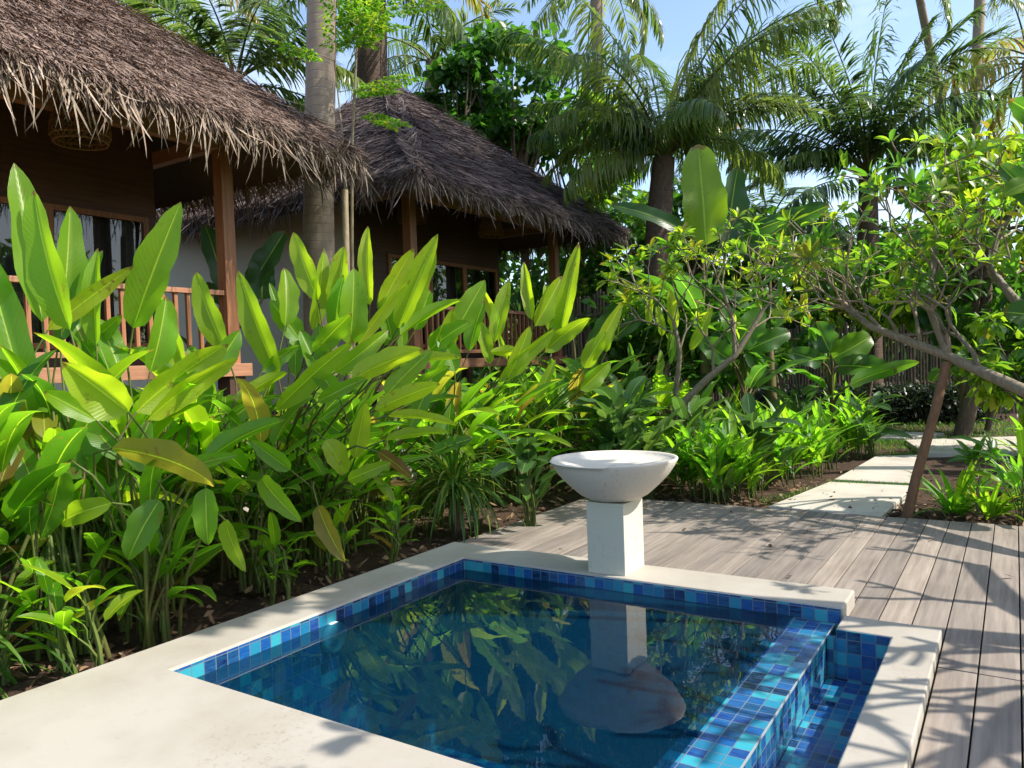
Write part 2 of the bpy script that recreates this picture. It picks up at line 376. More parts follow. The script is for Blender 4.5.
# fallen leaves and twigs on the bed
m = MB(); n = 5200
px = RNG.uniform(-7.2, -4.1, n); py = RNG.uniform(.6, 10.5, n)
k = n//3; px[:k] = RNG.uniform(-4.2, 1.8, k); py[:k] = 8.25 + RNG.exponential(.9, k)
px[-16:] = RNG.uniform(-4.0, 1.5, 16); py[-16:] = RNG.uniform(5.4, 8.1, 16)
ang = RNG.uniform(0, 6.28, n); zz = RNG.uniform(-.05, -.02, n); zz[-16:] = .006
m.leaves(np.stack([px, py, zz], 1), np.stack([np.cos(ang), np.sin(ang), RNG.uniform(-.1, .35, n)], 1), np.stack([RNG.normal(0, .4, n), RNG.normal(0, .4, n), np.ones(n)], 1),
         RNG.uniform(.03, .14, n), RNG.uniform(.008, .05, n), RNG.uniform(-.9, 1.2, n), .3, RNG.uniform(0, 1, n)**1.3, 3, 3)
tag(m.build('leaf_litter', MAT['litter']), 'dry brown leaf litter scattered over the dark planting bed', 'leaf litter', kind='stuff')

# deck
m = MB(); w = 3.9/22; g = .0075
x = -4.25
for i in range(43):
    x0 = x + i*w; x1 = x0 + w - g
    if i < 22: sg = [(5.225 if x1 < -.87 + w*.4 else 4.832, 8.19)]
    else:
        j = 4.38 if i < 25 else random.choice([4.38, 4.38, 3.1, 5.9]); sg = [(-1.2, j-.003), (j+.003, 8.19)]
    for a, b in sg: m.box((x0, a, -.03), (x1, b, random.uniform(-.004, .0)), None)
m2 = m.build('deck', MAT['deck'], smooth=False, bevel=.003); tag(m2, kind='structure')
m = MB(); m.box((-4.24, 5.24, -.12), (3.38, 8.17, -.036)); m.box((-.355, -1.2, -.12), (3.38, 5.23, -.036)); m.box((-.86, 4.83, -.12), (-.358, 5.235, -.036))
tag(m.build('deck_base', MAT['dark'], smooth=False), kind='structure')

# pool
XL0, XL, YB, YB1, XE = -4.04, -3.64, 4.82, 5.22, -.87
pool = thing('plunge_pool', 'small plunge pool lined with blue glass mosaic, cream coping and overflow wall', 'pool', (-2.4, 3.5, 0))
def pb(mb, name, mat, parent=pool, **kw):
    o = mb.build(name, mat, parent, **kw); o.matrix_parent_inverse = Matrix.Translation(-Vector(parent.location)); return o
m = MB()
def poly_slab(mb, loop, z0, z1, t=.5):
    """axis-aligned L/U slab from rectangles sharing vertices: list of (x0,y0,x1,y1)"""
    for (x0, y0, x1, y1) in loop: mb.box((x0, y0, z0), (x1, y1, z1), t)
# U-shaped coping as one skin (shared corners) so that no seams show
xs = [XL0, XL, XE]; 
def ring(mb, outer_cells, z0, z1):
    X = sorted({a for c in outer_cells for a in (c[0], c[2])}); Y = sorted({a for c in outer_cells for a in (c[1], c[3])})
    inside = lambda i, j: 0 <= i < len(X)-1 and 0 <= j < len(Y)-1 and any(c[0] <= (X[i]+X[i+1])/2 <= c[2] and c[1] <= (Y[j]+Y[j+1])/2 <= c[3] for c in outer_cells)
    for i in range(len(X)-1):
        for j in range(len(Y)-1):
            if not inside(i, j): continue
            sk = ['-z']
            if inside(i-1, j): sk.append('-x')
            if inside(i+1, j): sk.append('+x')
            if inside(i, j-1): sk.append('-y')
            if inside(i, j+1): sk.append('+y')
            mb.box((X[i], Y[j], z0), (X[i+1], Y[j+1], z1), .5, skip=sk)
ring(m, [(XL0, .25, XL, YB1), (XL, YB, XE, YB1), (XL, .25, -1.25, 2.31)], -.14, .1)
pb(m, 'coping', MAT['coping'], smooth=False, bevel=.012)
m = MB(); ring(m, [(-.865, 4.57, -.36, 4.825), (-.58, .25, -.36, 4.57)], -.26, .055)
pb(m, 'gutter_coping', MAT['coping'], smooth=False, bevel=.008)
m = MB(); e = .003
m.box((XL-.02, 2.30, -1.2), (XL+e, YB+.01, .087), .5, skip=('-z',))
m.box((XL+e, YB-e, -1.2), (-.88, YB+.02, .087), .5, skip=('-z',))
m.box((XL, 2.28, -1.2), (-1.2, 2.31+e, .087), .5, skip=('-z',))
m.box((XL-.02, 2.28, -1.25), (-1.1, YB+.02, -1.2), .5)
pb(m, 'pool_shell', MAT['tile'], smooth=False)
m = MB(); m.box((-1.2128, 1.5, -1.19), (-.9188, YB-.004, 0.0), .5, uvo=(.03675, 0, 0))
pb(m, 'overflow_wall', MAT['tile'], smooth=False, bevel=.003)
m = MB(); m.box((-.9186, 1.5, -.010), (-.9150, 4.81, .0012), .5)
pb(m, 'edge_trim', MAT['grout'], smooth=False)
m = MB(); m.box((-.917, 1.5, -.28), (-.577, 4.572, -.235), .5); m.box((-.862, 4.566, -.235), (-.577, 4.60, .048), .5); m.box((-.915, 4.58, -.235), (-.862, 4.61, -.002), .5); m.box((-.583, 1.5, -.235), (-.570, 4.565, .048), .5)
pb(m, 'gutter', MAT['tile'], smooth=False)
# pool light: shallow white niche ring on the left wall, just below the water line
pl = MB(); pl.lathe([(.10, 0), (.10, .02), (.075, .03), (.004, .034)], n=28)
o = pl.build('pool_light', MAT['white'], pool); o.matrix_parent_inverse = Matrix.Translation(-Vector(pool.location)); o.location = (XL+.004, 3.42, -.088); o.rotation_euler = (0, R(90), 0)
m = MB(); nx, ny = 26, 24
V = [(XL+.004 + (2.485)*i/nx, 2.314 + (YB-.004-2.318+.004)*j/ny, .006) for j in range(ny+1) for i in range(nx+1)]
m.add(V, [[j*(nx+1)+i, j*(nx+1)+i+1, (j+1)*(nx+1)+i+1, (j+1)*(nx+1)+i] for j in range(ny) for i in range(nx)])
tag(m.build('water', MAT['water']), kind='structure')

# pedestal and bowl
PX, PY = -2.43, 5.035
m = MB(); m.box((PX-.145, PY-.165, .1), (PX+.145, PY+.165, .60), .5, skip=('-z',))
tag(m.build('pedestal', MAT['pedestal'], smooth=False, bevel=.006), 'square pale plaster pedestal on the pool coping, carrying a wide bowl', 'pedestal')
bowl = thing('stone_bowl', 'wide cream stone bowl with a notched rim on the square pedestal', 'bowl', (PX, PY, .6))
m = MB()
prof = [(.02, .001), (.14, .002), (.185, .012), (.245, .045), (.325, .115), (.395, .19), (.436, .25), (.454, .284), (.457, .296), (.454, .30), (.438, .30), (.432, .286), (.34, .258), (.2, .243), (.02, .24)]
spill = lambda i, a: -.012*(1 if 8 <= i <= 10 and R(196) < a % 6.283 < R(292) else 0)
m.lathe(prof, n=96, zfun=spill)
m.build('basin', MAT['bowl'], bowl)


# stepping slabs
def slab(px4, label, z1=.005):
    pts = [gnd(a, b) for a, b in px4]; c = np.mean(pts, 0); m = MB()
    top = [(p[0], p[1], z1) for p in pts]; bot = [(p[0], p[1], -.1) for p in pts]
    m.add(top, [[0, 1, 2, 3]])
    for i in range(4):
        j = (i+1) % 4; m.add([bot[i], bot[j], top[j], top[i]], [[0, 1, 2, 3]])
    # subdivide edges a little for an uneven outline
    o = m.build('paving_slab', MAT['slab'], smooth=False, bevel=.012)
    return tag(o, label, 'paving slab', 'stone slabs of the garden path')
slab([(768, 506.5), (881, 516.5), (914, 486), (829, 482)], 'large pale stone slab touching the back edge of the wooden deck')
slab([(834, 479.5), (914, 483.5), (921, 455), (876, 456)], 'tapered stone slab, second along the path from the deck')
slab([(905, 440), (925, 453), (1030, 452), (1030, 436)], 'broad pale slab where the path bends to the right')
slab([(858, 438), (905, 438), (945, 433), (870, 431)], 'narrow pale slab by the lawn at the far left of the path')

# ------------------------------------------------------------------ plant generators
def petiole(mb, base, tip, dend, r0=.012, r1=.006, t=.5, n=6, k=7):
    base = np.array(base, float); tip = np.array(tip, float); h = np.linalg.norm(tip-base)
    c1 = base + np.array([U(-.05, .05), U(-.05, .05), .45*h]); c2 = tip - unit(dend)*.28*h
    u = np.linspace(0, 1, k)[:, None]
    mb.tube((1-u)**3*base + 3*(1-u)**2*u*c1 + 3*(1-u)*u*u*c2 + u**3*tip, np.linspace(r0, r1, k), n, t, False)

def hero_leaf(lf, st, base, spec):
    """spec: (bx,by,tx,ty,width_px,depth,tint[,roll[,ddepth]])"""
    bx, by, tx, ty, wp, d, tn = spec[:7]; roll = spec[7] if len(spec) > 7 else U(-30, 30); dd = spec[8] if len(spec) > 8 else U(-.12, .18)
    if tn < .85: tn = min(.86, tn + .12)
    p = at(bx, by, d); q = at(tx, ty, d + dd)
    ch = q - p; L = np.linalg.norm(ch); cd = ch/L
    tocam = CAM - p; nn = unit(tocam - cd*(tocam @ cd))
    r = R(roll); nn = nn*math.cos(r) + np.cross(cd, nn)*math.sin(r)
    if nn[2] < 0 and cd[2] < .5: nn = -nn
    b = U(.15, .55) if cd[2] > .6 else U(.5, 1.0)
    if nn[2] < -.15: b = -b
    d0 = cd*math.cos(b/2) + nn*math.sin(b/2)
    n0 = nn*math.cos(b/2) - cd*math.sin(b/2)
    W = wp*d/F/max(.6, math.cos(r))*.98
    lf.leaves([p], [d0], [n0], L*(b/2)/math.sin(b/2), W, b, U(.26, .68), tn, 16, 7, .5, .72, wave=.13)
    petiole(st, base, p, d0, .013, .006, U(.2, .8))

def random_heliconia(lf, st, base, h, nst, tl=(.15, .7), Ls=(.5, .8), Wr=.24, up=1.0):
    for _ in range(nst):
        az = U(0, 6.28); lean = U(.05, .28); hh = h*U(.7, 1.0)
        b0 = np.array(base) + [U(-.12, .12), U(-.12, .12), 0]
        top = b0 + np.array([math.cos(az)*lean*hh, math.sin(az)*lean*hh, hh*.78])
        petiole(st, b0, top, unit(top-b0), .016, .009, U(.1, .9), 6, 6)
        nl = random.randint(5, 7); a0 = U(0, 6.28)
        for i in range(nl):
            u = .28 + .72*(i+1)/nl; p = b0 + (top-b0)*u
            a = a0 + (i % 2)*math.pi + U(-.5, .5); el = R(U(18, 50) + 32*(u-.4)/.6*up)
            d = np.array([math.cos(a)*math.cos(el), math.sin(a)*math.cos(el), math.sin(el)])
            pl = U(.06, .2)*h; L = U(*Ls)*(.75+.25*u)
            nrm = np.array([-math.cos(a)*math.sin(el), -math.sin(a)*math.sin(el), math.cos(el)])
            lf.leaves([p + d*pl], [d], [nrm], L, L*Wr*U(.85, 1.2), U(.4, 1.3), U(.2, .5), U(*tl) if random.random() > .07 else U(.85, 1), 11, 5, .5, .75, wave=.1, roll=U(-.4, .4))
            petiole(st, p - [0, 0, .1], p + d*pl, d, .009, .005, U(.2, .8), 5, 4)

def plant(name, label, cat, base, lf, st, lmat, smat='stalk', group=None, fname='foliage', sname='stem'):
    t = thing(name, label, cat, tuple(base), group)
    inv = Matrix.Translation(-Vector(tuple(base)))
    for mb, nm, mt in ((lf, fname, lmat), (st, sname, smat)):
        if mb is not None and mb.n:
            o = mb.build(nm, MAT[mt], t); o.matrix_parent_inverse = inv
    return t

# ---- hero heliconias (leaf outlines as seen in the photograph, rooted in the bed)
GZ = -.05
heroes = [
 # base(x,y), label, leaves
 ((-4.75, 2.35), 'very tall heliconia at the pool bed, twin upright leaves before the curtained window',
  [(42,322,14,163,40,4.9,.42,18),(70,330,34,190,34,4.9,.5,-38),(30,420,-22,235,40,4.8,.3,10),(8,330,-20,250,30,4.8,.3),(20,395,8,325,30,4.85,.25,20),(62,480,98,404,46,4.75,.28,25),(10,470,-20,400,34,4.7,.25),(40,500,12,430,26,4.6,.3)]),
 ((-4.95, 2.75), 'heliconia with a brown-spotted leaning leaf above the railing',
  [(62,318,70,206,33,5.2,.42,25),(48,330,134,266,21,5.0,.88,10),(96,345,98,248,22,5.2,.5,-30),(88,345,122,315,20,5.3,.45),(0,352,26,336,26,5.0,.2),(88,355,64,300,26,5.3,.3,30),(120,372,98,318,26,5.25,.35)]),
 ((-5.0, 3.1), 'heliconia holding one broad paddle leaf up against the veranda opening',
  [(133,328,181,202,40,5.3,.45,-14),(150,372,166,296,32,5.4,.42,25),(186,372,160,296,24,5.5,.6,-30),(205,380,240,330,26,5.5,.3)]),
 ((-4.65, 2.75), 'heliconia with wide yellow-green leaves spread flat below the railing',
  [(136,412,228,344,46,4.75,.68,24,.25),(148,420,238,358,24,4.75,.78,40,.25),(128,412,62,362,52,4.55,.66,-12,-.3),(96,420,44,392,24,4.7,.5),(128,470,150,420,26,4.7,.3),(205,462,285,420,22,4.9,.3,35,.2)]),
 ((-4.45, 2.75), 'heliconia with a dull grey-green leaf drooping towards the coping',
  [(112,448,214,486,30,4.45,.93,35,-.3),(206,488,208,545,27,4.5,.38,10),(112,503,62,522,25,4.4,.55,15),(160,500,128,560,30,4.45,.25),(178,470,238,455,18,4.6,.35),(225,520,246,572,20,4.6,.62),(60,470,40,540,30,4.4,.2),(150,470,118,440,24,4.6,.3)]),
 ((-5.4, 4.0), 'heliconia leaning right with slim upright leaves beside the veranda post',
  [(226,352,196,272,25,6.2,.55,-25),(278,376,238,270,26,6.3,.55,-22),(262,372,300,345,16,6.2,.35),(236,402,288,372,16,5.9,.6,20),(285,326,284,268,24,6.6,.5,25),(230,420,262,395,20,6.0,.3),(215,400,190,345,26,6.1,.4)]),
 ((-5.7, 4.55), 'tall heliconia in front of the grey coconut trunk',
  [(318,300,293,232,22,6.8,.62,-20),(312,330,324,248,17,6.8,.55,35),(338,312,344,246,26,6.9,.6,-15),(350,345,354,268,34,6.7,.45,10),(314,352,352,313,24,6.6,.45,20),(300,340,270,300,24,6.7,.35),(322,380,300,330,24,6.6,.3,20)]),
 ((-5.7, 5.0), 'heliconia crowned by a fan of bright narrow leaves before the far house',
  [(370,305,368,226,17,7.0,.7,-25),(380,308,414,248,22,7.0,.72,20),(398,328,438,234,28,7.0,.62,-12),(402,330,436,250,20,7.1,.55,40),(358,345,410,280,15,6.8,.8,25),(400,335,462,300,15,6.9,.5,30),(415,330,430,290,20,7.2,.4),(392,340,380,290,22,7.1,.35)]),
 ((-5.3, 4.6), 'heliconia with overlapping yellow-lit leaves in the middle of the bed',
  [(276,410,354,340,23,6.0,.55,28),(352,380,424,350,27,6.0,.75,20),(386,395,432,350,24,6.2,.5,-20),(400,367,462,358,13,6.2,.82,30),(375,410,440,384,21,5.9,.7,15),(340,400,310,360,24,6.0,.35),(335,372,388,330,22,6.3,.5),(318,402,366,378,18,5.9,.42)]),
 ((-4.9, 4.5), 'low heliconia with drooping dull leaves at the edge of the planting bed',
  [(355,458,366,402,22,5.7,.7,10),(388,416,458,426,12,5.7,.75,40),(325,440,345,475,24,5.5,.72,-20),(385,440,450,432,12,5.7,.6,35),(262,478,302,522,22,5.0,.45,15,-.2),(318,506,345,562,21,5.1,.94,20,-.2),(378,452,412,478,14,5.5,.97,20),(290,470,250,440,22,5.3,.35),(348,480,392,462,16,5.5,.5)]),
 ((-5.6, 5.9), 'heliconia showing a slanting broad leaf right of the second veranda post',
  [(454,335,485,280,25,7.6,.48,-15),(440,362,453,308,22,7.5,.6,20),(430,350,470,322,22,7.5,.4),(455,372,440,330,22,7.4,.35),(410,392,450,366,20,7.2,.4)]),
 ((-6.0, 7.1), 'heliconia with pale curled leaf beside the far railing',
  [(494,342,509,280,19,8.8,.6,-15),(490,364,474,312,17,8.7,.55,20),(500,330,482,288,12,8.9,.72,-20),(508,378,530,326,18,8.5,.65,15),(498,382,556,328,18,8.5,.6,25),(516,350,490,352,12,8.6,.84)]),
 ((-6.0, 7.7), 'tall heliconia with one long yellow-green blade near the end of the roof',
  [(532,320,524,262,15,9.2,.68,-15),(535,326,562,276,26,9.2,.65,15),(560,335,579,243,21,9.2,.62,-8),(548,330,545,285,20,9.3,.5,25),(545,352,590,318,18,9.0,.6,25)]),
 ((-5.4, 8.2), 'heliconia with two slanting leaves left of the small frangipani',
  [(584,368,606,332,19,9.4,.62,-20),(590,360,622,302,16,9.4,.66,15),(580,390,610,362,18,9.2,.5),(606,352,612,318,13,9.5,.5)]),
 ((-5.2, 9.6), 'young heliconia behind the small frangipani, thin upright leaves against the bamboo screen',
  [(649,326,651,290,10,10.6,.78,-10),(674,330,669,288,13,10.6,.82,10),(662,336,656,306,10,10.7,.6),(690,350,712,306,12,10.6,.6,10)]),
]
GH = 'heliconias of the pool bed'
for (bx, by), lab, lv in heroes:
    lf, st = MB(), MB()
    extra = []
    for s_ in lv:
        for _ in range(1):
            if random.random() < .35: continue
            dx, dy, k = U(-34, 34), U(14, 80), U(.62, .92); ex, ey = s_[2]-s_[0], s_[3]-s_[1]; ra = R(U(-22, 22))
            ex, ey = k*(ex*math.cos(ra) - ey*math.sin(ra)), k*(ex*math.sin(ra) + ey*math.cos(ra))
            extra.append((s_[0]+dx, s_[1]+dy, s_[0]+dx+ex, s_[1]+dy+ey, s_[4]*k*.82, s_[5]+U(-.1, .45), min(.86, max(.05, s_[6]+U(-.5, -.05)))))
    lv = lv + [e_ for e_ in extra if e_[1] < 470]
    for s_ in lv: hero_leaf(lf, st, (bx + U(-.1, .1), by + U(-.12, .12), GZ), s_)
    random_heliconia(lf, st, (bx, by, GZ), U(.8, 1.15), 2, (.02, .35), (.35, .6))
    plant('heliconia', lab, 'plant', (bx, by, GZ), lf, st, 'heli', group=GH)

# filler heliconias: four built, then copied through the bed
protos = []
for i in range(4):
    lf, st = MB(), MB(); random_heliconia(lf, st, (0, 0, 0), 1.45, 5, (.02, .68), (.55, .85))
    protos.append(plant('heliconia', 'leafy green heliconia in the thick of the bed between pool and stone wall', 'plant', (0, 0, 0), lf, st, 'heli', group='filler heliconias of the bed'))
spots = [(-5.6, 2.2), (-6.2, 3.1), (-5.5, 3.5), (-6.5, 4.2), (-6.0, 5.0), (-6.6, 5.6), (-6.2, 6.2), (-5.3, 5.4), (-6.8, 6.9), (-5.4, 6.7), (-6.5, 8.0), (-5.9, 8.7), (-6.8, 9.2), (-5.5, 1.5), (-6.6, 2.4), (-5.2, 7.4), (-6.2, 10.2),
         (-5.0, 2.0), (-5.2, 2.7), (-5.1, 3.3), (-4.9, 3.8), (-5.3, 4.3), (-5.0, 4.9), (-5.9, 4.1), (-5.8, 2.9), (-6.9, 3.5), (-7.0, 4.8), (-6.9, 10.6), (-6.3, 11.4), (-5.6, 9.3), (-5.6, 10.6), (-4.9, 8.9), (-7.0, 12.2), (-5.0, 7.9), (-4.8, 9.8), (-5.8, 7.6), (-7.2, 13.6), (-4.95, 6.7), (-4.2, 9.1), (-3.9, 10.2)]
for i, (x, y) in enumerate(spots):
    o = protos[i] if i < 4 else copy_tree(protos[i % 4])
    o.location = (x, y, GZ); o.rotation_euler = (0, 0, U(0, 6.28)); s_ = U(.85, 1.15); o.scale = (s_, s_, s_*U(.9, 1.02))
# young shoots close to the coping
sp = []
for i in range(3):
    lf, st = MB(), MB(); random_heliconia(lf, st, (0, 0, 0), .55, 3, (.2, .7), (.2, .34), .3, .7)
    sp.append(plant('heliconia_shoot', 'young bright green heliconia shoot rising from the soil beside the coping', 'plant', (0, 0, 0), lf, st, 'heli', group='young heliconia shoots beside the coping'))
for i, (x, y) in enumerate([(-4.3, 2.15), (-4.4, 2.6), (-4.35, 3.55), (-4.5, 4.3), (-4.4, 4.75), (-4.65, 3.9), (-4.7, 5.2), (-4.55, 1.9), (-5.0, 5.6)]):
    o = sp[i] if i < 3 else copy_tree(sp[i % 3]); o.location = (x, y, GZ); o.rotation_euler = (0, 0, U(0, 6.28)); s_ = U(.7, 1.2); o.scale = (s_,)*3

# strap-leaved plants
def strap_plant(lf, n, L, W, el=(20, 85), bend=(.8, 2.2), r0=.03, z0=0, tl=(.1, .9)):
    a = RNG.uniform(0, 6.28, n); e = np.radians(RNG.uniform(el[0], el[1], n))
    D = np.stack([np.cos(a)*np.cos(e), np.sin(a)*np.cos(e), np.sin(e)], 1)
    N = np.stack([-np.cos(a)*np.sin(e), -np.sin(a)*np.sin(e), np.cos(e)], 1)
    P = np.stack([np.cos(a)*r0, np.sin(a)*r0, np.full(n, z0) + RNG.uniform(-.04, .04, n)], 1)
    lf.leaves(P, D, N, L*RNG.uniform(.6, 1.05, n), W*RNG.uniform(.8, 1.2, n), RNG.uniform(bend[0], bend[1], n), .35, RNG.uniform(tl[0], tl[1], n), 9, 3, .25, .6)
def put(t, p, rz=0, s=1): t.location = tuple(p); t.rotation_euler = (0, 0, rz); t.scale = (s, s, s); return t
lf, st = MB(), MB(); strap_plant(lf, 110, .85, .028, (-15, 88), (.9, 2.1), .03, .5); strap_plant(lf, 60, .6, .024, (-30, 50), (.8, 1.6), .03, .42)
st.tube([(0, 0, -.02), (.02, 0, .25), (0, 0, .5)], [.05, .04, .035], 8)
put(plant('dracaena', 'spiky narrow-leaved dracaena drooping over the corner of the deck', 'plant', (0, 0, 0), lf, st, 'strap', 'bark'), (-4.62, 6.0, GZ))
lf, st = MB(), MB(); strap_plant(lf, 70, .95, .035, (0, 80), (1.0, 2.2), .03, .12, (.0, .6))
put(plant('strap_plant', 'dark strap-leaved plant arching at the near end of the bed', 'plant', (0, 0, 0), lf, None, 'strap'), (-4.95, 1.75, GZ))
for i, (p, lab, s_) in enumerate([((955, 508), 'clump of spider lily beside the prop pole at the deck edge', 1), ((990, 512), 'yellowing spider lily clump right of the lily by the pole', .8), ((1022, 490), 'spider lily cut by the right edge of the photo', 1)]):
    lf = MB(); strap_plant(lf, 46, .62, .062, (35, 88), (.3, 1.3), .06, .0, (.2, .8) if i != 1 else (.6, .95))
    q = gnd(*p); put(plant('spider_lily', lab, 'plant', (0, 0, 0), lf, None, 'ginger', group='spider lilies beside the deck'), (q[0], max(q[1], 8.4), GZ), U(0, 6), s_)

# ginger row along the path (one built per kind, then copied)
gp = []
def ginger(lf, st, n, h):
    for _ in range(n):
        az = U(0, 6.28); b0 = np.array([U(-.16, .16), U(-.16, .16), 0]); top = b0 + [math.cos(az)*U(.02, .16), math.sin(az)*U(.02, .16), h*U(.6, 1)]
        petiole(st, b0, top, (0, 0, 1), .008, .004, U(.2, .8), 5, 4)
        k = random.randint(5, 8); a0 = U(0, 6.28)
        for i in range(k):
            u = .25 + .75*i/(k-1); a = a0 + (i % 2)*math.pi + U(-.5, .5); el = R(U(40, 72)); p = b0 + (top-b0)*u
            d = np.array([math.cos(a)*math.cos(el), math.sin(a)*math.cos(el), math.sin(el)])
            lf.leaves([p], [d], [np.array([-math.cos(a)*math.sin(el), -math.sin(a)*math.sin(el), math.cos(el)])], U(.28, .52), U(.05, .085), U(.2, .9), .3, U(.3, .8), 6, 3, .5, .8)
for i in range(3):
    lf, st = MB(), MB(); ginger(lf, st, 11, .66)
    gp.append(plant('ginger', 'bright lance-leaved ginger in the dense row beside the stone path', 'plant', (0, 0, 0), lf, st, 'ginger', group='ginger plants along the path'))
gpos = [(700,492),(735,500),(765,495),(790,482),(815,474),(838,466),(858,456),(720,470),(752,470),(780,460),(806,452),(830,446),(690,465),(668,480),(736,452),(765,446),(795,440),(850,444),(870,449)]
for i, p in enumerate(gpos):
    q = gnd(*p); o = gp[i] if i < 3 else copy_tree(gp[i % 3])
    put(o, (q[0]-.12, max(q[1], 8.45), GZ), U(0, 6), U(.85, 1.2))

# round-leaved shrubs
def round_shrub(lf, st, n, h, L=.24, W=.13, tl=(.1, .7)):
    for _ in range(n):
        az = U(0, 6.28); r = U(.02, .3); b0 = np.array([U(-.06, .06), U(-.06, .06), 0]); el = R(U(10, 75))
        p = np.array([math.cos(az)*r, math.sin(az)*r, h*U(.25, 1)]); d = np.array([math.cos(az)*math.cos(el), math.sin(az)*math.cos(el), math.sin(el)])
        petiole(st, b0, p, d, .006, .004, U(.2, .8), 5, 5); l = L*U(.7, 1.15)
        lf.leaves([p], [d], [np.array([-math.cos(az)*math.sin(el), -math.sin(az)*math.sin(el), math.cos(el)])], l, W/L*l, U(.2, 1.0), .25, U(*tl), 8, 5, .5, .65, roll=U(-.5, .5), wave=.06)
for (px_, d, n_, h_, L_, W_, lab, tl) in [
    (560, 8.1, 44, 1.15, .46, .21, 'bushy turmeric with oval grey-green leaves behind the stone bowl', (.1, .6)),
    (600, 8.9, 40, 1.05, .42, .17, 'oval-leaved turmeric between the bowl and the heliconias', (.3, .85)),
    (525, 7.6, 30, .85, .40, .17, 'low oval-leaved shrub beside the drooping dracaena', (.1, .6)),
    (645, 9.1, 36, .85, .38, .15, 'leafy low shrub showing just above the bowl rim', (.3, .8)),
    (752, 9.4, 30, .95, .46, .22, 'peace lily with big dull grey-green leaves in the ginger row', (.0, .3)),
    (722, 8.9, 18, .5, .40, .12, 'lily with a broad curled leaf at the back edge of the deck', (.5, .85)),
    (690, 9.9, 40, 1.0, .44, .15, 'dense leafy shrub around the foot of the small frangipani', (.3, .85)),
    (620, 10.4, 46, 1.3, .5, .19, 'tall leafy shrub in front of the bamboo screen', (.2, .7)),
    (800, 12.5, 30, 1.0, .5, .19, 'dark leafy shrub in front of the low hedge', (.0, .4)),
    (868, 12.0, 24, .85, .5, .15, 'thin shrub with long dull leaves where the path begins', (.1, .5))]:
    lf, st = MB(), MB(); round_shrub(lf, st, n_, h_, L_, W_, tl); q = at(px_, 384, d)
    put(plant('shrub', lab, 'shrub', (0, 0, 0), lf, st, 'grey_leaf', group='oval-leaved shrubs'), (q[0], max(q[1], 8.4) if px_ > 545 else q[1], GZ), U(0, 6))
for i, (p, lab) in enumerate([((1000, 520), 'low leafy plant at the deck edge under the frangipani limb'), ((1012, 470), 'leafy shrub with tiered leaves on the right beyond the deck')]):
    lf, st = MB(), MB(); round_shrub(lf, st, 26, .7, .34, .09, (.3, .8)); q = gnd(*p)
    put(plant('shrub', lab, 'shrub', (0, 0, 0), lf, st, 'ginger', group='oval-leaved shrubs'), (q[0]+.2, max(q[1], 8.6), GZ), U(0, 6))

# ---- palms
def frond(lf, st, P, az, el, L, bend, nl=56, ll=.8, droop=.7, tl=(.1, .6), lw=.035, r0=.035):
    u = np.linspace(0, 1, 14); D = np.array([math.cos(az)*math.cos(el), math.sin(az)*math.cos(el), math.sin(el)]); N = np.array([-math.cos(az)*math.sin(el), -math.sin(az)*math.sin(el), math.cos(el)])
    b = bend if abs(bend) > 1e-3 else 1e-3
    f = lambda u: P + L*((np.sin(b*u)/b)[:, None]*D - ((1-np.cos(b*u))/b)[:, None]*N)
    st.tube(f(u), np.linspace(r0, .006, 14), 5, U(.3, .8), False)
    S = np.cross(D, N); tw = U(-.5, .5)
    for sg in (-1, 1):
        v = np.sort(RNG.uniform(.17, .99, nl)); C = f(v)
        T = np.cos(b*v)[:, None]*D - np.sin(b*v)[:, None]*N; Nt = np.cos(b*v)[:, None]*N + np.sin(b*v)[:, None]*D
        sl = S*math.cos(tw*sg) + Nt*math.sin(tw*sg)
        dr = sg*sl*.9 + T*(.35 + .75*v[:, None]**2) + Nt*.3 + RNG.normal(0, .07, (nl, 3)) - np.array([0, 0, 1])*droop*.35
        lens = ll*(.45 + .75*np.sin(np.pi*np.clip(v*.92+.06, 0, 1)))*RNG.uniform(.85, 1.1, nl)
        lf.leaves(C, dr, np.array([0, 0, 1.]) + .3*Nt + RNG.normal(0, .15, (nl, 3)), lens, lw, RNG.uniform(.5, 1.3, nl)*droop*1.3, .3, RNG.uniform(*tl)*np.ones(nl) + RNG.uniform(-.1, .1, nl), 4, 2, .2, .5)

def palm(label, trunk_pts, trunk_r, fronds, tl=(.05, .5), bark='palm_bark', lw=.035, extra=None, group='coconut palms around the garden', nl=56, droop=(.6, 1.1), brown=.08):
    """fronds: list of (az_deg, el_deg, length, bend, leaflet_len)"""
    lf, st, tr = MB(), MB(), MB()
    tp = np.array(trunk_pts, float)
    k = 14; u = np.linspace(0, 1, k); idx = np.linspace(0, len(tp)-1, k); lo = np.floor(idx).astype(int).clip(0, len(tp)-2); fr = (idx-lo)[:, None]
    pts = tp[lo]*(1-fr) + tp[lo+1]*fr
    tr.tube(pts, np.interp(u, np.linspace(0, 1, len(trunk_r)), trunk_r), 14)
    for (az, el, L, b, ll) in fronds:
        frond(lf, st, tp[-1] + [U(-.06, .06), U(-.06, .06), U(-.15, .1)], R(az), R(el), L, b, nl, ll, U(*droop), tl if random.random() > brown else (.85, .99), lw)
    t = plant('coconut_palm', label, 'palm', tuple(tp[0]), lf, None, 'palm', group=group, fname='crown')
    inv = Matrix.Translation(-Vector(tuple(tp[0])))
    o = tr.build('trunk', MAT[bark], t); o.matrix_parent_inverse = inv
    o = st.build('frond_stalks', MAT['stalk'], t); o.matrix_parent_inverse = inv
    return t
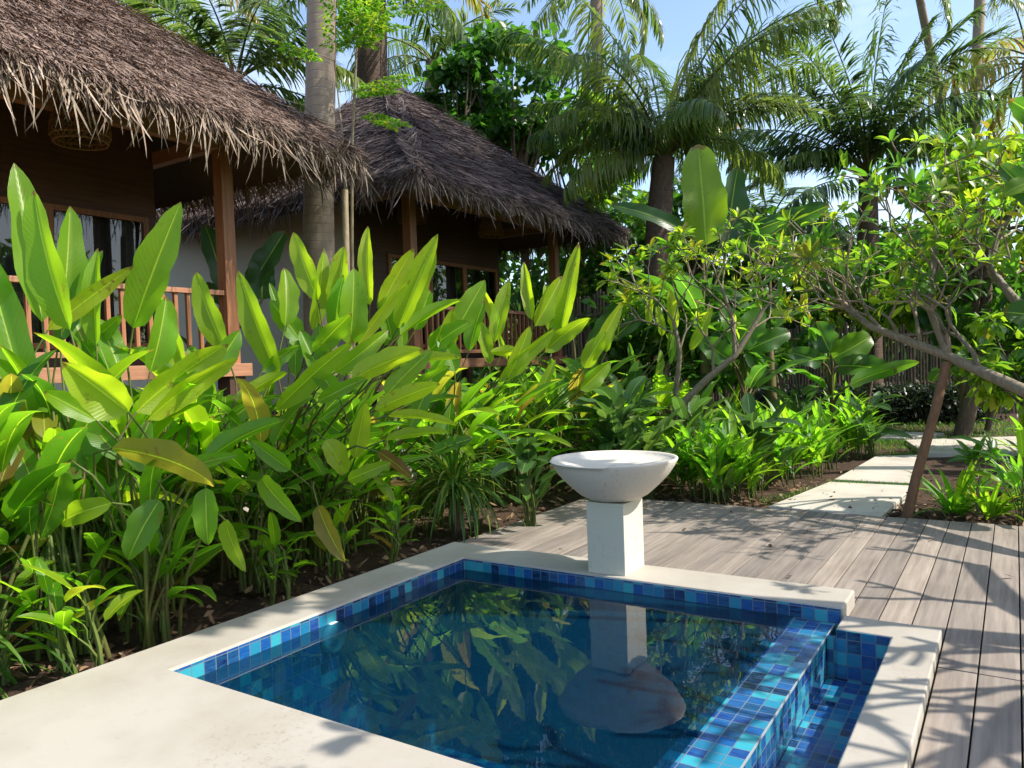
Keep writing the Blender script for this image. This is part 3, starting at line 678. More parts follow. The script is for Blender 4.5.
def ring_fronds(n, L, el=(0, 75), bend=(.9, 1.8), ll=.8):
    return [(i*137.5 + U(-15, 15), el[0] + (el[1]-el[0])*((i+.5)/n) + U(-6, 6), L*U(.85, 1.1), U(*bend), ll) for i in range(n)]
# direction helper: azimuth for a frond heading right / left / towards the viewer as seen from the camera
AZR = math.degrees(math.atan2(MW[1, 0], MW[0, 0])); AZT = AZR - 90   # AZT points towards the viewer

b = at(320, 384, 11.4); palm('thick grey coconut trunk rising between the two thatched houses',
    [(b[0], b[1], -.1), at(318, 230, 11.35), at(321, 60, 11.35), at(323, -110, 11.4), at(322, -420, 11.5), at(320, -560, 11.6)], [.27, .225, .22, .2, .18, .16], ring_fronds(16, 3.6, (-25, 75)))
# slim palm in view, then two unseen palms added to shade the far roof
b = at(974, 384, 23); palm('tall slim palm trunk crossing the sky on the right, base in the bushes', [(b[0], b[1], -.1), at(973, 140, 23), at(980, 0, 23), at(986, -200, 23)], [.2, .16, .15, .13],
    ring_fronds(20, 3.6, (-20, 75)))
palm('second unseen tall palm on the right, leaning, added to shade the far roof', [(2.6, 14.6, -.1), (2.2, 14.7, 8), (1.0, 14.8, 14.0)], [.2, .14, .11], ring_fronds(22, 4.2, (-20, 75)))
palm('unseen tall palm on the right, added to shade the far roof', [(1.6, 12.6, -.1), (1.7, 12.8, 8), (1.3, 12.7, 14.6)], [.2, .14, .11], ring_fronds(20, 4.2, (-20, 75)))
# main palm right of the far house
c = at(664, 158, 15.5); b = at(652, 384, 15.5)
main = [(AZR-8, 52, 4.6, 1.25, .9), (AZR+10, 66, 4.8, 1.2, .95), (AZR-25, 78, 4.8, .8, .95), (AZR+160, 72, 4.4, 1.0, .9), (AZR+178, 38, 3.6, 1.5, .8), (AZR+200, 20, 3.4, 1.3, .75), (AZR+150, 10, 3.0, 1.3, .7), (AZT+10, 60, 3.8, 1.7, .8), (AZT+40, 70, 4.4, 1.5, .9), (AZT-40, 66, 4.0, 1.5, .9), (AZR+5, 36, 3.8, 1.5, .9), (AZR+20, 82, 4.8, .6, .95), (AZR+185, 80, 4.8, .7, .95), (AZR+90, 75, 4.5, .9, .9), (AZR+70, 60, 4.2, 1.2, .9), (AZR-12, 72, 4.6, 1.1, .95), (AZR+205, 55, 4, 1.4, .85), (AZR+120, 60, 4, 1.2, .9), (AZR-3, 60, 4.4, 1.3, .95)]
main += [(AZR+30, 74, 4.6, .9, .9), (AZR-40, 68, 4.4, 1.2, .9), (AZR+165, 62, 4.4, 1.1, .9), (AZR+182, 52, 4.0, 1.3, .85), (AZR+190, 66, 4.4, .9, .9)]
main = [(a, e, L*(.98 if e > 62 else .74), b_*1.08, ll*.95) for a, e, L, b_, ll in main]
palm('big coconut palm with dark fronds arching over the end of the far roof', [(b[0]-.2, b[1], -.1), at(654, 300, 15.5), at(659, 220, 15.5), c], [.24, .22, .26, .22], main, (.2, .75), 'dark_bark', .036, nl=88, droop=(1.0, 1.7), brown=0)
# palm right of it, upright fronds
c = at(868, 175, 18.5); b = at(870, 384, 18.5)
right = [(AZR+180, 62, 3.6, .9, .8), (AZR+175, 78, 4.2, .6, .85), (AZR+170, 45, 3.4, 1.3, .8), (AZR, 80, 4.2, .5, .8), (AZR+5, 68, 3.9, .9, .8), (AZR-5, 28, 3.9, -.1, .75), (AZR+185, 24, 3.2, 1.0, .7), (AZT, 70, 3.6, 1.3, .8), (AZT+30, 60, 3.4, 1.4, .8), (AZT-30, 62, 3.4, 1.4, .8), (AZR+90, 70, 4, .8, .8), (AZR+8, 50, 3.4, 1.2, .8), (AZR+178, 86, 4.4, .4, .9), (AZR, 88, 4.6, .2, .8), (AZR+195, 35, 3.2, 1.4, .75), (AZR+2, 8, 2.6, 1.2, .7)]
palm('bushy palm with upright dark fronds above the frangipani thicket', [(b[0], b[1], -.1), at(868, 250, 18.5), c], [.3, .25, .2], right + [(AZR+180, 70, 4.2, .8, .9), (AZR+3, 58, 4.0, 1.1, .9), (AZR+172, 55, 3.8, 1.2, .9), (AZR-20, 74, 4.2, .7, .9), (AZT-60, 72, 4.0, 1.0, .9), (AZT+60, 72, 4.0, 1.0, .9)], (.1, .6), 'dark_bark', .05, nl=88, brown=0)
# left palm behind the near roof
c = at(236, 84, 19); b = at(236, 384, 19)
left = [(AZR+178, 60, 4.2, 1.2, .9), (AZR+170, 78, 4.4, .8, .9), (AZR+185, 35, 3.6, 1.2, .85), (AZR, 58, 4.0, 1.2, .9), (AZR+6, 75, 4.4, .9, .9), (AZR-6, 35, 3.6, 1.4, .85), (AZT, 70, 3.6, 1.5, .9), (AZT+35, 60, 3.6, 1.5, .9), (AZT-35, 60, 3.6, 1.5, .9), (AZR+90, 70, 4, 1, .9), (AZR+200, 20, 3.2, 1.0, .8), (AZR+15, 15, 3.0, 1.2, .8), (AZR+60, 50, 4, 1.2, .9), (AZR+130, 55, 4, 1.3, .9)]
palm('sunlit coconut palm rising behind the near roof ridge', [(b[0], b[1], -.1), at(238, 200, 19), c], [.3, .2, .2], left, (.25, .7), 'dark_bark', .06, nl=75)
c = at(150, -40, 23); b = at(120, 384, 23); palm('coconut palm at the top left whose fronds hang past the roof', [(b[0], b[1], -.1), at(130, 200, 23), c], [.3, .2, .18], ring_fronds(18, 4.4, (-25, 70)), (.1, .6), lw=.055)
c = at(372, -25, 21); b = at(374, 384, 21); palm('dark palm trunk beside the slim sapling, crown half out of view', [(b[0], b[1], -.1), at(372, 60, 21), c], [.4, .42, .36], ring_fronds(16, 4.2, (-15, 70)), (.1, .6), 'dark_bark', .055)
c = at(432, 62, 26); b = at(440, 384, 26); palm('grey-green palm behind the point of the far roof', [(b[0], b[1], -.1), at(436, 200, 26), c], [.3, .25, .22], ring_fronds(12, 4.0, (-10, 75)), (.2, .7), 'palm_bark', .055)
c = at(596, -30, 27); b = at(600, 384, 27); palm('far coconut palm hanging yellowing fronds beside the big palm', [(b[0], b[1], -.1), at(600, 200, 27), c], [.3, .22, .2], ring_fronds(11, 4.4, (-30, 60)), (.4, .8), 'palm_bark', .055)
c = at(1030, 60, 22); b = at(1040, 384, 22); palm('palm with orange-yellow drooping fronds on the right edge', [(b[0], b[1], -.1), at(1034, 200, 22), c], [.3, .22, .2], ring_fronds(16, 4.0, (-40, 60)), (.72, .92), 'palm_bark', .055)
c = at(905, -75, 20); b = at(935, 384, 20); palm('palm out of view above, one pale frond tip hanging down', [(b[0]+2, b[1]+3, -.1), at(960, 200, 24), c], [.2, .12, .1], [(AZT+60, -60, 3.0, .4, .7), (AZR, 40, 3.6, 1.2, .8), (AZR+180, 30, 3.4, .9, .8), (AZR+90, 60, 3.6, 1, .8), (AZT, 20, 3.2, 1.2, .8)], (.4, .7), 'palm_bark', .05)
c = at(770, 225, 24); b = at(775, 384, 24); palm('distant low palm between the banana leaves and the upright palm', [(b[0], b[1], -.1), at(772, 300, 24), c], [.25, .2, .18], ring_fronds(16, 3.6, (0, 70)), (.05, .5), 'dark_bark', .06)
c = at(700, 150, 32); b = at(700, 384, 32); palm('far palm glimpsed behind the big palm', [(b[0], b[1], -.1), at(700, 250, 32), c], [.25, .2, .18], ring_fronds(16, 4.2, (0, 75)), (.05, .5), 'palm_bark', .07)

# ---- broadleaf trees
def tree(name, label, base, h, crown_c, crown_r, nclump, nleaf, L, W, tl, mat='tree', bark='bark', group='leafy trees behind the houses', r0=.16):
    tr, lf = MB(), MB(); base = np.array(base, float); cc = np.array(crown_c, float); cr = np.array(crown_r, float)
    top = cc + [0, 0, -.2*cr[2]]
    u = np.linspace(0, 1, 8)[:, None]; tr.tube(base + (top-base)*u + np.sin(u*3)*[.15, .1, 0], np.linspace(r0, r0*.45, 8), 9)
    cl = []
    while len(cl) < nclump:
        v = RNG.uniform(-1, 1, 3); rr = np.linalg.norm(v)
        if .35 < rr < 1: cl.append(cc + v*cr)
    for c in cl:
        s0 = base + (top-base)*U(.55, 1.0); mid = (s0+c)/2 + [0, 0, -.15*cr[2]]
        uu = np.linspace(0, 1, 5)[:, None]; tr.tube((1-uu)**2*s0 + 2*(1-uu)*uu*mid + uu*uu*c, np.linspace(r0*.3, .012, 5), 5, .5, False)
        k = int(nleaf*U(.6, 1.3)); rad = U(.16, .34)*cr.mean(); off = RNG.normal(0, 1, (k, 3)); off = unit(off)*(RNG.uniform(.15, 1, (k, 1))**.5)*rad*[1.15, 1.15, .75]
        d = unit(off)*.8 + RNG.normal(0, .5, (k, 3)) - [0, 0, .35]
        lf.leaves(c + off, d, np.array([0, 0, 1.]) + RNG.normal(0, .45, (k, 3)), L*RNG.uniform(.6, 1.15, k), W*RNG.uniform(.7, 1.2, k), RNG.uniform(.1, .9, k), .3, np.clip(U(*tl) + RNG.normal(0, .12, k), 0, .95), 3, 3, .5, .7)
    t = thing(name, label, 'tree', tuple(base), group); inv = Matrix.Translation(-Vector(tuple(base)))
    for mb, nm, mt in ((tr, 'trunk', bark), (lf, 'crown', mat)):
        o = mb.build(nm, MAT[mt], t); o.matrix_parent_inverse = inv
    return t
def g0(px, d, z=-.1): p = at(px, 384, d); return (p[0], p[1], z)
tree('broadleaf_tree', 'dark broadleaf tree standing tall behind the far roof slope', g0(520, 20), 8, at(515, 92, 20), (1.55, 1.55, 1.7), 34, 70, .30, .2, (.02, .4))
tree('broadleaf_tree', 'glossy round-crowned tree beside the point of the far roof', g0(462, 19.5), 7, at(462, 108, 19.5), (1.2, 1.2, 1.4), 24, 70, .28, .19, (.0, .3))
tree('broadleaf_tree', 'yellow-green leafy tree filling the gap between roof and palm', g0(580, 21), 6, at(572, 165, 21), (1.5, 1.5, 2.0), 30, 70, .3, .19, (.3, .8))
tree('broadleaf_tree', 'light green tree between the near roof and the coconut trunk', g0(285, 22), 6, at(296, 135, 22), (.9, .9, 1.2), 9, 50, .34, .2, (.25, .65))
tree('broadleaf_tree', 'mid green tree far behind the fence beneath the upright palm', g0(800, 26), 6, at(800, 285, 26), (3.0, 3.0, 1.6), 34, 70, .4, .22, (.1, .6))
tree('broadleaf_tree', 'leafy tree behind the big palm trunk', g0(690, 24), 6, at(690, 255, 24), (2.4, 2.4, 1.9), 34, 70, .36, .2, (.1, .6))
tree('broadleaf_tree', 'shadowy tree far behind the frangipani on the right', g0(905, 24), 6, at(905, 290, 24), (3.2, 3.2, 1.7), 36, 70, .4, .22, (.05, .55))
tree('broadleaf_tree', 'leafy tree behind the right edge of the garden', g0(1010, 20), 6, at(1010, 235, 20), (2.4, 2.4, 2.3), 36, 70, .36, .2, (.2, .7))
tree('broadleaf_tree', 'tree crowding the gap behind the end of the far house', g0(610, 19.5), 5, at(612, 262, 19.5), (1.6, 1.6, 1.8), 26, 70, .3, .17, (.1, .6))
for k_, (x_, y_, r_) in enumerate([(12, 4, 2.6), (13, 9.0, 2.8), (12.5, 14.5, 2.8), (13.5, -1, 2.6), (14.5, 6.5, 2.8), (14.5, 12, 2.8)]):  # unseen trees added so the panes reflect foliage instead of bright sky
    tree('broadleaf_tree', 'unseen tree on the right, added to be mirrored in the veranda windows', (x_, y_, -.1), 6, (x_, y_, 4.6), (r_, r_, 2.6), 40, 50, .5, .28, (.1, .6))
tree('broadleaf_tree', 'bright leafy bush behind the frangipani at the far path', g0(960, 14.5), 3, at(985, 215, 14.5), (1.3, 1.3, 1.5), 28, 60, .26, .13, (.5, .85))
tree('bush', 'leafy bush behind the end of the bamboo screen', g0(640, 14.5), 2.5, at(645, 318, 14.3), (1.3, 1.3, 1.1), 20, 60, .3, .13, (.2, .7), group='bushes of the far garden', r0=.06)
tree('bush', 'dark bush in front of the bamboo fence left of the torn banana leaf', g0(768, 14.5), 2, at(768, 345, 14.5), (1.0, 1.0, .9), 16, 60, .3, .12, (.05, .45), group='bushes of the far garden', r0=.06)
tree('bush', 'light green bush rising over the bamboo fence under the frangipani', g0(860, 17), 2.5, at(868, 292, 17), (1.7, 1.7, 1.0), 24, 60, .32, .15, (.3, .8), group='bushes of the far garden', r0=.06)
tree('bush', 'shaded bush at the right end of the bamboo fence', g0(985, 15), 2.5, at(985, 318, 15), (1.5, 1.5, 1.2), 22, 60, .32, .15, (.05, .5), group='bushes of the far garden', r0=.06)
tree('bush', 'yellow-lit bush at the right edge behind the lilies', g0(1025, 11), 2, at(1035, 360, 11.5), (.9, .9, .9), 16, 60, .26, .12, (.4, .85), group='bushes of the far garden', r0=.05)
tree('bush', 'bush between the small frangipani and the banana plants', g0(715, 13), 2, at(712, 335, 13), (1.0, 1.0, 1.0), 16, 60, .34, .13, (.15, .6), group='bushes of the far garden', r0=.06)
tree('broadleaf_tree', 'tree behind the far house seen through its veranda', (-17, 19, -.1), 6, (-17, 19, 3.6), (2.6, 2.6, 2.6), 30, 70, .4, .22, (.1, .6))
tree('broadleaf_tree', 'tree behind the gap between the two houses', (-19.5, 13.5, -.1), 6, (-19.5, 13.5, 3.9), (2.6, 3.2, 2.4), 30, 70, .4, .22, (.1, .6))
tree('broadleaf_tree', 'tree beyond the garden wall behind the near veranda', (-21, 8.6, -.1), 6, (-21, 8.6, 4.2), (2.6, 3.2, 2.6), 30, 70, .4, .22, (.1, .6))
tree('broadleaf_tree', 'tree at the far corner of the farther house', (-12.5, 20.5, -.1), 6, (-12.5, 20.5, 3.4), (2.4, 2.4, 2.8), 30, 70, .4, .22, (.15, .65))
tree('broadleaf_tree', 'unseen tall tree on the right, added to shade the foot of the bed', (3.6, 5.6, -.1), 7, (1.7, 6.3, 7.2), (1.2, 1.8, 1.1), 24, 60, .32, .17, (.1, .6))  # unseen crown added to keep sun off the low leaves
# far woodland behind everything (reads as one mass)
m = MB(); n = 16000
lx = RNG.uniform(-60, 45, n); base_h = 4.2 + 1.6*np.sin(lx*.21) + 1.1*np.sin(lx*.57+1)
P = np.stack([lx*.838 - .545*44 + RNG.normal(0, 1.6, n)*-.545, lx*.544 + .838*44 + RNG.normal(0, 1.6, n)*.838, base_h*RNG.uniform(0, 1, n)**.7], 1)
m.leaves(P, RNG.normal(0, 1, (n, 3)), RNG.normal(0, .6, (n, 3)) + [0, 0, 1], RNG.uniform(.5, 1.0, n), RNG.uniform(.3, .55, n), .5, .3, np.clip(RNG.normal(.3, .2, n), 0, .85), 3, 3)
tag(m.build('woodland', MAT['tree']), 'dim green woodland closing the view far behind the garden', 'woodland', kind='stuff')

# ---- frangipani (plumeria)
def plumeria(label, base, limbs, depth, seg, r_end, wh=(11, 16), L=.22, W=.055, tl=(.35, .85), spread=38, up=.35, bare=.0, group='frangipani trees', seed=1):
    rs = random.Random(seed); tr, lf = MB(), MB()
    def whorl(p, d):
        if rs.random() < bare: return
        k = rs.randint(*wh); a = np.array([rs.uniform(0, 6.28) for _ in range(k)]); d = unit(d + np.array([0, 0, .35]))
        x = unit(np.cross(d, [.3, .9, .2])); y = np.cross(d, x); e = np.radians([rs.uniform(5, 65) for _ in range(k)])
        rad = np.cos(a)[:, None]*x + np.sin(a)[:, None]*y
        D = rad*np.cos(e)[:, None] + d*np.sin(e)[:, None]; N = d*np.cos(e)[:, None] - rad*np.sin(e)[:, None]
        t0 = rs.uniform(*tl)
        lf.leaves(p - d*.03 + D*.03, D, N, L*RNG.uniform(.6, 1.15, k), W*RNG.uniform(.8, 1.25, k), RNG.uniform(.2, 1.1, k), .3, np.clip(t0 + RNG.normal(0, .1, k), 0, .93), 5, 3, .7, .6)
    def grow(p, d, r, lev):
        l = seg*rs.uniform(.7, 1.25)*(1.25 if lev == depth else 1); pts = [p]; dd = d
        for i in range(4):
            dd = unit(dd + np.array([rs.gauss(0, .12), rs.gauss(0, .12), rs.gauss(0, .06) + up*.22])); pts.append(pts[-1] + dd*l/4)
        r1 = max(r_end, r*.74); tr.tube(pts, np.linspace(r, r1, 5), 7, rs.random(), True)
        if lev == 0: whorl(pts[-1], dd); return
        k = 3 if rs.random() < .35 else 2; a0 = rs.uniform(0, 6.28)
        x = unit(np.cross(dd, [.3, .2, .9])); y = np.cross(dd, x)
        for i in range(k):
            a = a0 + i*6.283/k + rs.uniform(-.4, .4); s_ = R(spread*rs.uniform(.7, 1.2))
            grow(pts[-1], unit(dd*math.cos(s_) + (x*math.cos(a) + y*math.sin(a))*math.sin(s_)), r1*.92, lev-1 if rs.random() > .18 else max(0, lev-2))
    for pts, r0, r1, sprouts in limbs:
        pts = np.array(pts, float); k = max(8, len(pts)*4); idx = np.linspace(0, len(pts)-1, k); lo = np.floor(idx).astype(int).clip(0, len(pts)-2); fr = (idx-lo)[:, None]; fr = fr*fr*(3-2*fr)*.5 + fr*.5
        tr.tube(pts[lo]*(1-fr) + pts[lo+1]*fr, np.linspace(r0, r1, k), 10, .5)
        for (u, dv, lv) in sprouts:
            i = u*(len(pts)-1); a = int(min(i, len(pts)-2)); p = pts[a] + (pts[a+1]-pts[a])*(i-a)
            grow(p, unit(np.array(dv, float)), (r0+(r1-r0)*u)*.52, lv)
    t = thing('frangipani', label, 'tree', tuple(base), group); inv = Matrix.Translation(-Vector(tuple(base)))
    for mb, nm, mt in ((tr, 'trunk', 'plum_bark'), (lf, 'crown', 'plum')):
        o = mb.build(nm, MAT[mt], t); o.matrix_parent_inverse = inv
    return t
rt = MW[:, 0]; fw = -MW[:, 2]
def dv(r, u, f=0): return rt*r + np.array([0, 0, 1.])*u + fw*f
# right-hand frangipani: trunk out of frame right, long limb resting on the prop pole
lim = [(1.15, 7.0, -.1), (.75, 7.25, .75), at(1040, 398, 6.7), at(985, 373, 7.15), at(948, 356, 7.4), at(905, 340, 7.6), at(868, 325, 7.8), at(842, 302, 8.0)]
lim2 = [(.75, 7.25, .75), at(1060, 335, 7.2), at(1015, 300, 7.4), at(990, 270, 7.7)]
lim3 = [at(948, 356, 7.4), at(930, 310, 7.5), at(933, 270, 7.5), at(938, 235, 7.6)]
plumeria('large frangipani whose long limb rests on the slanting pole by the deck', (1.15, 7.0, -.1), [
    (lim, .07, .026, [(.45, dv(-.2, 1, .2), 2), (.57, dv(.1, 1, -.2), 3), (.66, dv(-.3, 1, .5), 3), (.74, dv(-.4, 1, -.3), 3), (.8, dv(-.6, .9, .3), 3), (.88, dv(-.9, .5, -.2), 3), (.93, dv(-.5, .9, .4), 3), (1, dv(-.6, .8, 0), 3), (1, dv(-1, .35, .3), 3)]),
    (lim2, .06, .035, [(.5, dv(-.3, .9, -.3), 3), (.8, dv(-.4, .9, .3), 3), (1, dv(-.3, 1, 0), 3), (1, dv(.5, .9, .3), 3)]),
    ([(.75, 7.25, .75), (1.0, 7.9, 1.7), (1.15, 8.3, 2.5), (1.1, 8.8, 3.2)], .06, .035, [(.5, (.3, .6, .8), 3), (.7, (.2, -.8, .8), 3), (.8, (.6, .2, .8), 3), (1, (.1, .6, .8), 3), (1, (.3, -.5, .8), 3)]),  # unseen limb added to shade the back of the deck
    (lim3, .038, .026, [(.5, dv(.5, .8, .2), 2), (.7, dv(-.6, .7, .1), 3), (1, dv(.3, 1, .1), 3), (1, dv(-.4, 1, -.3), 3)])],
    2, .275, .007, wh=(6, 10), L=.195, W=.05, tl=(.35, .88), seed=5, up=.14, spread=42, bare=.28)
# small frangipani behind the bowl
B0 = at(672, 384, 10.3); 
plumeria('small frangipani with forked grey limbs behind the stone bowl', (B0[0], B0[1], GZ), [
    ([(B0[0], B0[1], GZ-.05), at(684, 402, 10.2), at(708, 378, 10.1), at(735, 356, 10.0), at(762, 312, 10.0)], .06, .03, [(.55, dv(.1, 1, .2), 2), (.78, dv(-.2, 1, 0), 2), (1, dv(.5, .8, 0), 2), (1, dv(-.2, 1, .3), 3), (.9, dv(.9, .4, .1), 2)]),
    ([(B0[0]-.05, B0[1], GZ-.05), at(676, 394, 10.4), at(680, 352, 10.3), at(674, 322, 10.3)], .042, .025, [(.7, dv(.5, .9, 0), 2), (1, dv(-.4, 1, .1), 3), (1, dv(.3, 1, -.2), 3), (.85, dv(-.8, .5, .1), 2)]),
    ([at(735, 356, 10.0), at(733, 320, 10.0), at(722, 288, 10.0)], .03, .02, [(1, dv(-.4, 1, 0), 2), (1, dv(.4, 1, .2), 2), (.6, dv(-.6, .8, 0), 2)])],
    2, .29, .008, wh=(8, 13), L=.18, W=.048, tl=(.45, .9), seed=9, up=.2, bare=.15)
# young one in the lily bed
q = gnd(978, 512); q = np.array([q[0], max(q[1], 8.45), GZ])
plumeria('knee-high young frangipani among the spider lilies', q, [([q, q + [0, 0, .28], q + [.03, .02, .42]], .016, .012, [(1, dv(-.5, 1), 0), (1, dv(.5, 1), 0), (1, dv(0, 1, .6), 0)])], 1, .2, .008, L=.24, W=.06, tl=(.2, .6), seed=3)
# out-of-frame one whose branch shadows fall on the gutter coping
plumeria('spreading frangipani out of view on the right, shadowing the deck', (2.7, 5.2, -.1), [
    ([(2.7, 5.2, -.1), (2.5, 5.25, .9), (2.2, 5.5, 1.9), (2.1, 6.4, 2.35), (2.0, 7.4, 2.5)], .13, .06, [(.5, (-.2, -.8, .7), 3), (.55, (-.4, -.6, .8), 3), (.5, (.3, -.9, .5), 3), (.75, (-.5, 0, .8), 2), (1, (-.3, .8, .6), 2)]),
    ([(2.2, 5.5, 1.9), (2.1, 4.8, 2.3), (2.0, 4.0, 2.5), (2.0, 3.2, 2.6)], .075, .035, [(.35, (-.6, -.3, .6), 3), (.6, (.5, -.3, .6), 3), (.75, (-.5, -.5, .7), 3), (1, (0, -1, .5), 3), (1, (-.6, -.5, .5), 3)])],
    2, .36, .019, L=.22, W=.06, bare=.78, seed=12)
# prop pole
pole = MB(); pole.tube([(-.92, 8.33, -.1), at(916, 478, 7.45), at(934, 415, 7.42), at(947, 362, 7.4)], [.05, .046, .044, .042], 12)
tag(pole.build('prop_pole', MAT['pole']), 'slanting brown wooden pole at the deck edge propping up a limb', 'pole')

# ---- bananas
def banana(label, base, leaves, stem_h=1.0, r=.09, mat='banana', n_extra=3):
    """leaves: hero specs in picture terms"""
    lf, st = MB(), MB(); base = np.array(base, float); top = base + [0, 0, stem_h]
    st.tube([base, base + [0.02, 0, stem_h*.5], top], [r, r*.8, r*.5], 10)
    for s_ in leaves:
        bx, by, tx, ty, wp, d, tn = s_[:7]; roll = s_[7] if len(s_) > 7 else U(-30, 30); p = at(bx, by, d); q = at(tx, ty, d + (s_[8] if len(s_) > 8 else 0)); ch = q-p; L = np.linalg.norm(ch); cd = ch/L
        tc = CAM-p; nn = unit(tc - cd*(tc @ cd)); rr = R(roll); nn = nn*math.cos(rr) + np.cross(cd, nn)*math.sin(rr)
        bd = .35 if cd[2] > .5 else .8
        if nn[2] < 0: 
            if cd[2] < .5: nn = -nn
            else: bd = -.3
        d0 = cd*math.cos(bd/2) + nn*math.sin(bd/2); n0 = nn*math.cos(bd/2) - cd*math.sin(bd/2)
        lf.leaves([p], [d0], [n0], L*1.02, wp*d/F*1.12, bd, .26, tn, 22, 7, .34, .5, wave=.16)
        petiole(st, top - [0, 0, .15], p, d0, .03, .015, .5, 7, 6)
    for _ in range(n_extra):
        a = U(0, 6.28); el = R(U(25, 65)); d = np.array([math.cos(a)*math.cos(el), math.sin(a)*math.cos(el), math.sin(el)]); nn = np.array([-math.cos(a)*math.sin(el), -math.sin(a)*math.sin(el), math.cos(el)])
        p = top + d*.25; L = U(.8, 1.3)*min(1.5, max(.6, stem_h)); lf.leaves([p], [d], [nn], L, L*.28, U(.6, 1.4), .22, U(.1, .5), 20, 7, .3, .32, wave=.16); petiole(st, top - [0, 0, .1], p, d, .025, .014, .5, 6, 4)
    return plant('banana_plant', label, 'banana plant', tuple(base), lf, st, mat, 'banana_stem', group='banana plants')
banana('banana plant with two huge upright leaves against the sky by the big palm', g0(705, 12.5), [(706, 245, 698, 146, 40, 12.5, .8, 8), (728, 245, 738, 168, 30, 12.6, .12, 30), (690, 235, 610, 205, 16, 12.3, .1, 30), (718, 250, 790, 218, 22, 12.6, .08, 20)], 2.2, .13)
banana('banana plant with drooping blue-green leaves behind the frangipani branches', g0(770, 13.2), [(765, 240, 830, 205, 24, 13.2, .1, 20), (760, 245, 742, 225, 26, 13.2, .2)], 2.0, .12)
banana('short banana plant with a torn sunlit leaf before the bamboo fence', g0(832, 13.0), [(832, 358, 871, 336, 26, 13, .62, 10), (830, 352, 816, 322, 24, 13, .1, 10), (822, 362, 788, 352, 18, 12.8, .15, 10), (838, 366, 898, 372, 22, 12.8, .1, 20), (850, 385, 920, 362, 14, 12.7, .55, 20)], .9, .09, n_extra=2)
banana('banana plant with wide bright leaf behind the small frangipani', g0(745, 12), [(735, 347, 762, 310, 26, 11.8, .5, 5), (740, 345, 722, 305, 20, 12, .4), (748, 350, 790, 332, 20, 12, .3), (730, 360, 700, 340, 22, 11.8, .4, 10)], 1.0, .09)
banana('dark-leaved banana plant under the end of the far roof', g0(575, 12.5), [(590, 345, 625, 300, 18, 12.3, .1), (612, 340, 660, 300, 14, 12.2, .05, 30), (570, 330, 545, 285, 18, 12.5, .1)], 1.2, .1)
banana('dark banana plant against the cream wall beside the near veranda', g0(200, 10.6, .6), [(225, 290, 205, 225, 22, 10.4, .08), (250, 290, 285, 232, 22, 10.5, .1, -20), (232, 300, 196, 288, 18, 10.4, .05), (262, 300, 262, 248, 24, 10.5, .08)], 1.1, .1, n_extra=1)
banana('banana plant on the right edge with a broad blue-green leaf', g0(1060, 8.0), [(1050, 210, 1000, 165, 26, 6.4, .12, 20), (1050, 175, 1002, 195, 20, 6.4, .7, 20), (1050, 320, 1003, 312, 30, 7.2, .15, 20), (1060, 130, 1010, 100, 22, 7.2, .3)], 2.0, .12, n_extra=2)
banana('banana plant beyond the lawn below the right frangipani', g0(962, 15), [(962, 352, 980, 320, 26, 15, .3), (958, 350, 930, 325, 26, 15, .15), (966, 356, 1000, 345, 20, 15, .55), (955, 350, 900, 280, 26, 15.2, .1)], 1.0, .1)

# ---- slim sapling in front of the far roof
lf, st = MB(), MB(); sb = at(352, 384, 10.2); sb = np.array([sb[0], sb[1], -.05])
for pts, r in (([sb, at(352, 250, 10.2), at(352, 150, 10.2), at(357, 40, 10.2), at(362, -60, 10.2)], .028), ([sb + [.05, 0, 0], at(346, 220, 10.2), at(342, 130, 10.3), at(334, 60, 10.3)], .02)):
    st.tube(pts, np.linspace(r, r*.4, len(pts)), 7)
def compound(p, az, L, el):
    d = np.array([math.cos(az)*math.cos(el), math.sin(az)*math.cos(el), math.sin(el)]); q = p + d*L; st.tube([p, p + d*L*.5 + [0, 0, .04], q - [0, 0, .05]], [.006, .005, .003], 5, .5, False)
    for u in np.linspace(.3, 1, 8):
        c = p + d*L*u
        for sg in (-1, 1):
            s_ = unit(np.cross(d, [0, 0, 1]))*sg; k = 5; vv = np.linspace(.15, 1, k)[:, None]; pin = c + (s_*.8 + d*.5)*.17*vv
            lf.leaves(np.repeat(pin, 2, 0), np.tile(np.stack([d + s_*.2, s_ - d*.4]), (k, 1)) + RNG.normal(0, .25, (2*k, 3)), RNG.normal(0, .35, (2*k, 3)) + [0, 0, 1], RNG.uniform(.06, .1, 2*k), .038, .4, .2, np.clip(RNG.normal(.55, .2, 2*k), 0, .9), 3, 3, .5, .6)
for (x_, y_, n_) in ((356, 60, 3), (354, 100, 2), (358, 20, 3), (338, 95, 1), (335, 62, 2), (362, -40, 3)):
    for _ in range(n_): compound(at(x_, y_ + U(-12, 12), 10.2), R(AZR + U(-75, 75)) if x_ > 345 and random.random() > .25 else U(0, 6.28), U(.6, 1.15), R(U(-5, 35)))
plant('moringa_sapling', 'slim sapling with feathery light green leaves beside the coconut trunk', 'tree', sb, lf, st, 'moringa', 'cane', fname='crown', sname='trunk')
m = MB(); b = at(349, 384, 10.0)
m.tube([(b[0], b[1], -.1), at(347, 290, 10.0), at(345, 190, 10.0)], [.05, .045, .04], 10)
tag(m.build('bamboo_pole', MAT['cane']), 'upright pale bamboo pole under the corner of the near thatch', 'pole')

